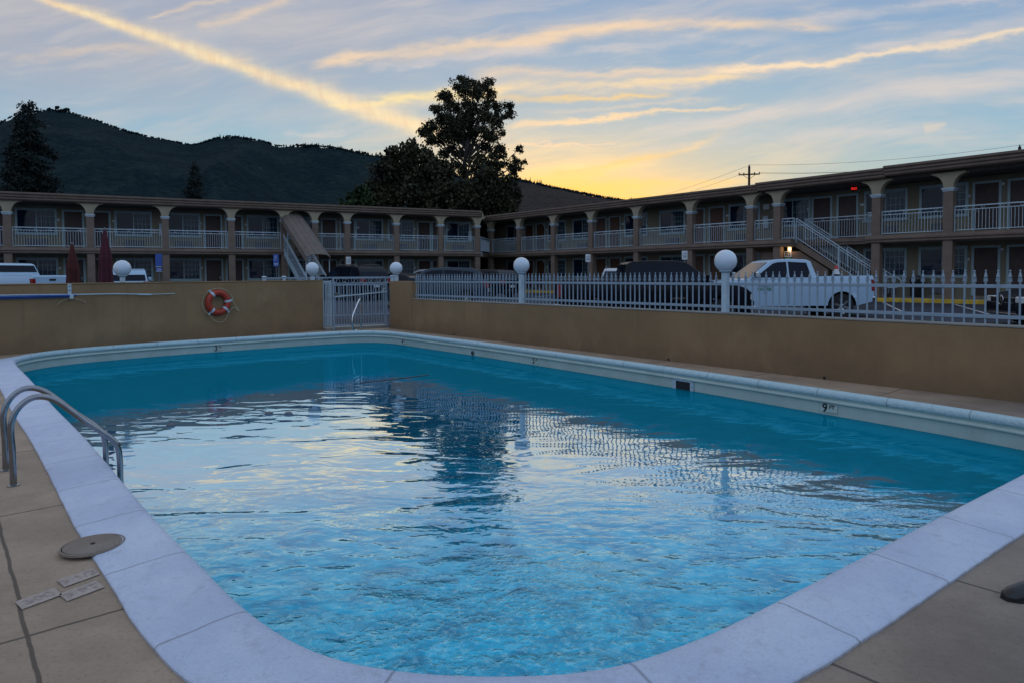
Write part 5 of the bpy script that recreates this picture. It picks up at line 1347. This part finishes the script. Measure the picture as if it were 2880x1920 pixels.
# palm tuft
pt_ = px_pt(1775, 566, 75); pm_ = empty('palm_tree', (pt_.x, pt_.y, 0), label='small palm tuft showing above the right wing roof', cat='palm tree')
MB().lathe([(.25, 0), (.18, pt_.z-.3)], 8).build('trunk', M['bark'], pm_)
fm = MB(); random.seed(21)
for k in range(34):
    a = random.uniform(0, 2*PI); el = random.uniform(.1, 1.3); L = random.uniform(.7, 1.05)
    d_ = Vector((math.cos(a)*math.cos(el), math.sin(a)*math.cos(el), math.sin(el))); sd_ = d_.cross(Vector((0, 0, 1))).normalized()
    p = Vector((0, 0, pt_.z-.35)); fm.add([p, p+d_*L*.6+sd_*.07, p+d_*L-Vector((0, 0, .12)), p+d_*L*.6-sd_*.07], [(0, 1, 2, 3)])
fm.build('fronds', M['leafd'], pm_)

# ------------------------------------------------------------------ hills
def hill_mat(name, c, c2, haze, hz_amt):
    m = bpy.data.materials.new(name); m.use_nodes = True; nt = NT(m.node_tree); b = m.node_tree.nodes['Principled BSDF']
    co = nt.n('ShaderNodeTexCoord').outputs['Object']; x, y, z = nt.sep(co)
    f = nt.mr(nt.noise(co, .012, 8, .7), .35, .68); f2 = nt.mr(nt.noise(co, .10, 5, .7), .4, .65)
    cc = nt.mix(f, c, c2); cc = nt.mix(nt.m('MULTIPLY', f2, .75), cc, tuple(k*.25 for k in c))
    cc = nt.mix(nt.m('MULTIPLY', nt.mr(nt.noise(co, .022, 4, .6), .70, .76), .35), cc, (.16, .14, .10))
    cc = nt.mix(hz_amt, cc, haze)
    nt.link(cc, b.inputs['Base Color']); b.inputs['Roughness'].default_value = 1; b.inputs['Specular IOR Level'].default_value = .05
    bn = nt.n('ShaderNodeBump'); bn.inputs['Distance'].default_value = 14; nt.link(nt.noise(co, .06, 5, .7), bn.inputs['Height']); nt.link(bn.outputs[0], b.inputs['Normal'])
    return m
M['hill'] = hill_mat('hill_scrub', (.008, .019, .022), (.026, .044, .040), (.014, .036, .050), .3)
M['hillw'] = hill_mat('hill_scrub_hazelit', (.045, .040, .038), (.065, .052, .042), (.08, .055, .05), .3)  # same scrub with orange sunset haze light painted into the colour
def interp(tab, a):
    if a <= tab[0][0]: return tab[0][1]
    for (a0, b0), (a1, b1) in zip(tab[:-1], tab[1:]):
        if a <= a1: return b0+(b1-b0)*(a-a0)/(a1-a0)
    return tab[-1][1]
ridge = [(-1.6, .12), (-1.1, .17), (-.9, .20), (-.818, .214), (-.742, .223), (-.716, .238), (-.694, .24), (-.665, .243), (-.64, .240), (-.596, .226), (-.553, .21), (-.508, .200), (-.464, .191), (-.452, .193), (-.426, .201), (-.401, .202),
         (-.363, .197), (-.338, .189), (-.3, .189), (-.262, .187), (-.224, .179), (-.192, .173), (-.155, .163), (-.11, .150), (-.047, .135), (.0, .10), (.05, .05), (.1, .01)]
ridge2 = [(-.15, .02), (-.08, .08), (-.02, .125), (.01, .137), (.026, .135), (.067, .125), (.111, .116), (.156, .108), (.207, .097), (.334, .081), (.525, .067), (.779, .052), (1.2, .04), (1.6, .03)]
def hill(tab, Y0, m, a0, a1, name, seed, na=420, nr=46):
    mb_ = MB(); nr2 = nr+10
    for i in range(na+1):
        a = a0+(a1-a0)*i/na; hr = interp(tab, a)*Y0+noise.noise(Vector((a*60, seed, 0)))*Y0*.0022+noise.noise(Vector((a*240, seed, 3)))*Y0*.0012
        for j in range(nr2+1):
            t = j/nr     # 1 = ridge
            yy = Y0*(.42+.58*t) if t <= 1 else Y0*(1+(t-1)*2.2)
            if t <= 1: z = hr*(t**1.05)
            else: z = hr*max(0, 1-(t-1)*2.5)
            x = a*Y0*(1 if t > 1 else (.55+.45*t)) if False else a*yy
            env = max(0.0, math.sin(PI*min(1, t)))**.8 if t < 1 else 0
            n_ = noise.fractal(Vector((x*.004, yy*.004, seed)), 1.0, 2.0, 5)
            spur = abs(noise.noise(Vector((x*.0035+yy*.0012, seed*3, yy*.0006))))
            z += env*(n_*.12-spur*.42+.05)*hr*.8
            mb_.v.append((x, yy, max(-2, z)))
    for i in range(na):
        for j in range(nr2): k = i*(nr2+1)+j; mb_.f.append((k, k+nr2+1, k+nr2+2, k+1)); mb_.mi.append(0)
    o_ = mb_.build(name, m, smooth=180); return tag(o_, kind='structure')
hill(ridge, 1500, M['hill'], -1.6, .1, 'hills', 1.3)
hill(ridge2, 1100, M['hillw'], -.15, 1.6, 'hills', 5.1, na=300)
# ridge woods: one mass of far-off trees
rf = MB(); random.seed(9)
def ridge_tree(a, Y0, tab, hgt, wdt, cone):
    b = interp(tab, a); p = Vector((a*Y0, Y0-4, b*Y0-hgt*.38)); n = 5
    if cone:
        for k in range(4):
            z0 = hgt*(.12+.22*k); r = wdt*(1-.22*k)
            rf.add([p+Vector((r*math.cos(2*PI*i/n+k), r*math.sin(2*PI*i/n+k)*.6, z0)) for i in range(n)]+[p+Vector((random.uniform(-.3, .3), 0, z0+hgt*.36))], [(i, (i+1) % n, n) for i in range(n)])
        rf.bar(p, p+Vector((0, 0, hgt*.5)), .8)
    else:
        for k in range(5):
            c = p+Vector((random.uniform(-1, 1)*wdt*.7, 0, hgt*random.uniform(.3, .8))); r = wdt*random.uniform(.35, .6)
            rf.lathe([(r*.4, -r*.8), (r, -r*.1), (r*.8, r*.5), (.2, r)], 6, c)
        rf.bar(p, p+Vector((0, 0, hgt*.5)), .8)
for _ in range(1500):
    a = random.uniform(-.82, -.03); d_ = noise.noise(Vector((a*26, 2, 0)))
    if random.random() > .62+d_*1.0: continue
    ridge_tree(a, 1500, ridge, random.uniform(2.5, 6.5)*(1+max(0, d_)*.8), random.uniform(1.6, 3.4), random.random() < .35)
for c0, n in ((-.405, 9), (-.385, 8), (-.30, 9), (-.28, 7), (-.255, 10), (-.22, 12), (-.19, 10), (-.665, 3), (-.66, 3), (-.17, 8)):
    for _ in range(n): ridge_tree(c0+random.gauss(0, .010), 1500, ridge, random.uniform(7, 13), random.uniform(2.4, 4.2), random.random() < .5)
ridge_tree(-.655, 1500, ridge, 20, 7, False); ridge_tree(-.643, 1500, ridge, 16, 8, False)
for _ in range(480):
    a = random.uniform(0, .22)
    ridge_tree(a, 1100, ridge2, random.uniform(2, 6.5), random.uniform(1.2, 2.6), random.random() < .6)
for _ in range(10): ridge_tree(random.uniform(.02, .045), 1100, ridge2, random.uniform(9, 14), 1.6, True)
tag(rf.build('ridge_trees', M['hill']), 'row of tiny trees along the hill crests', 'trees', kind='stuff')
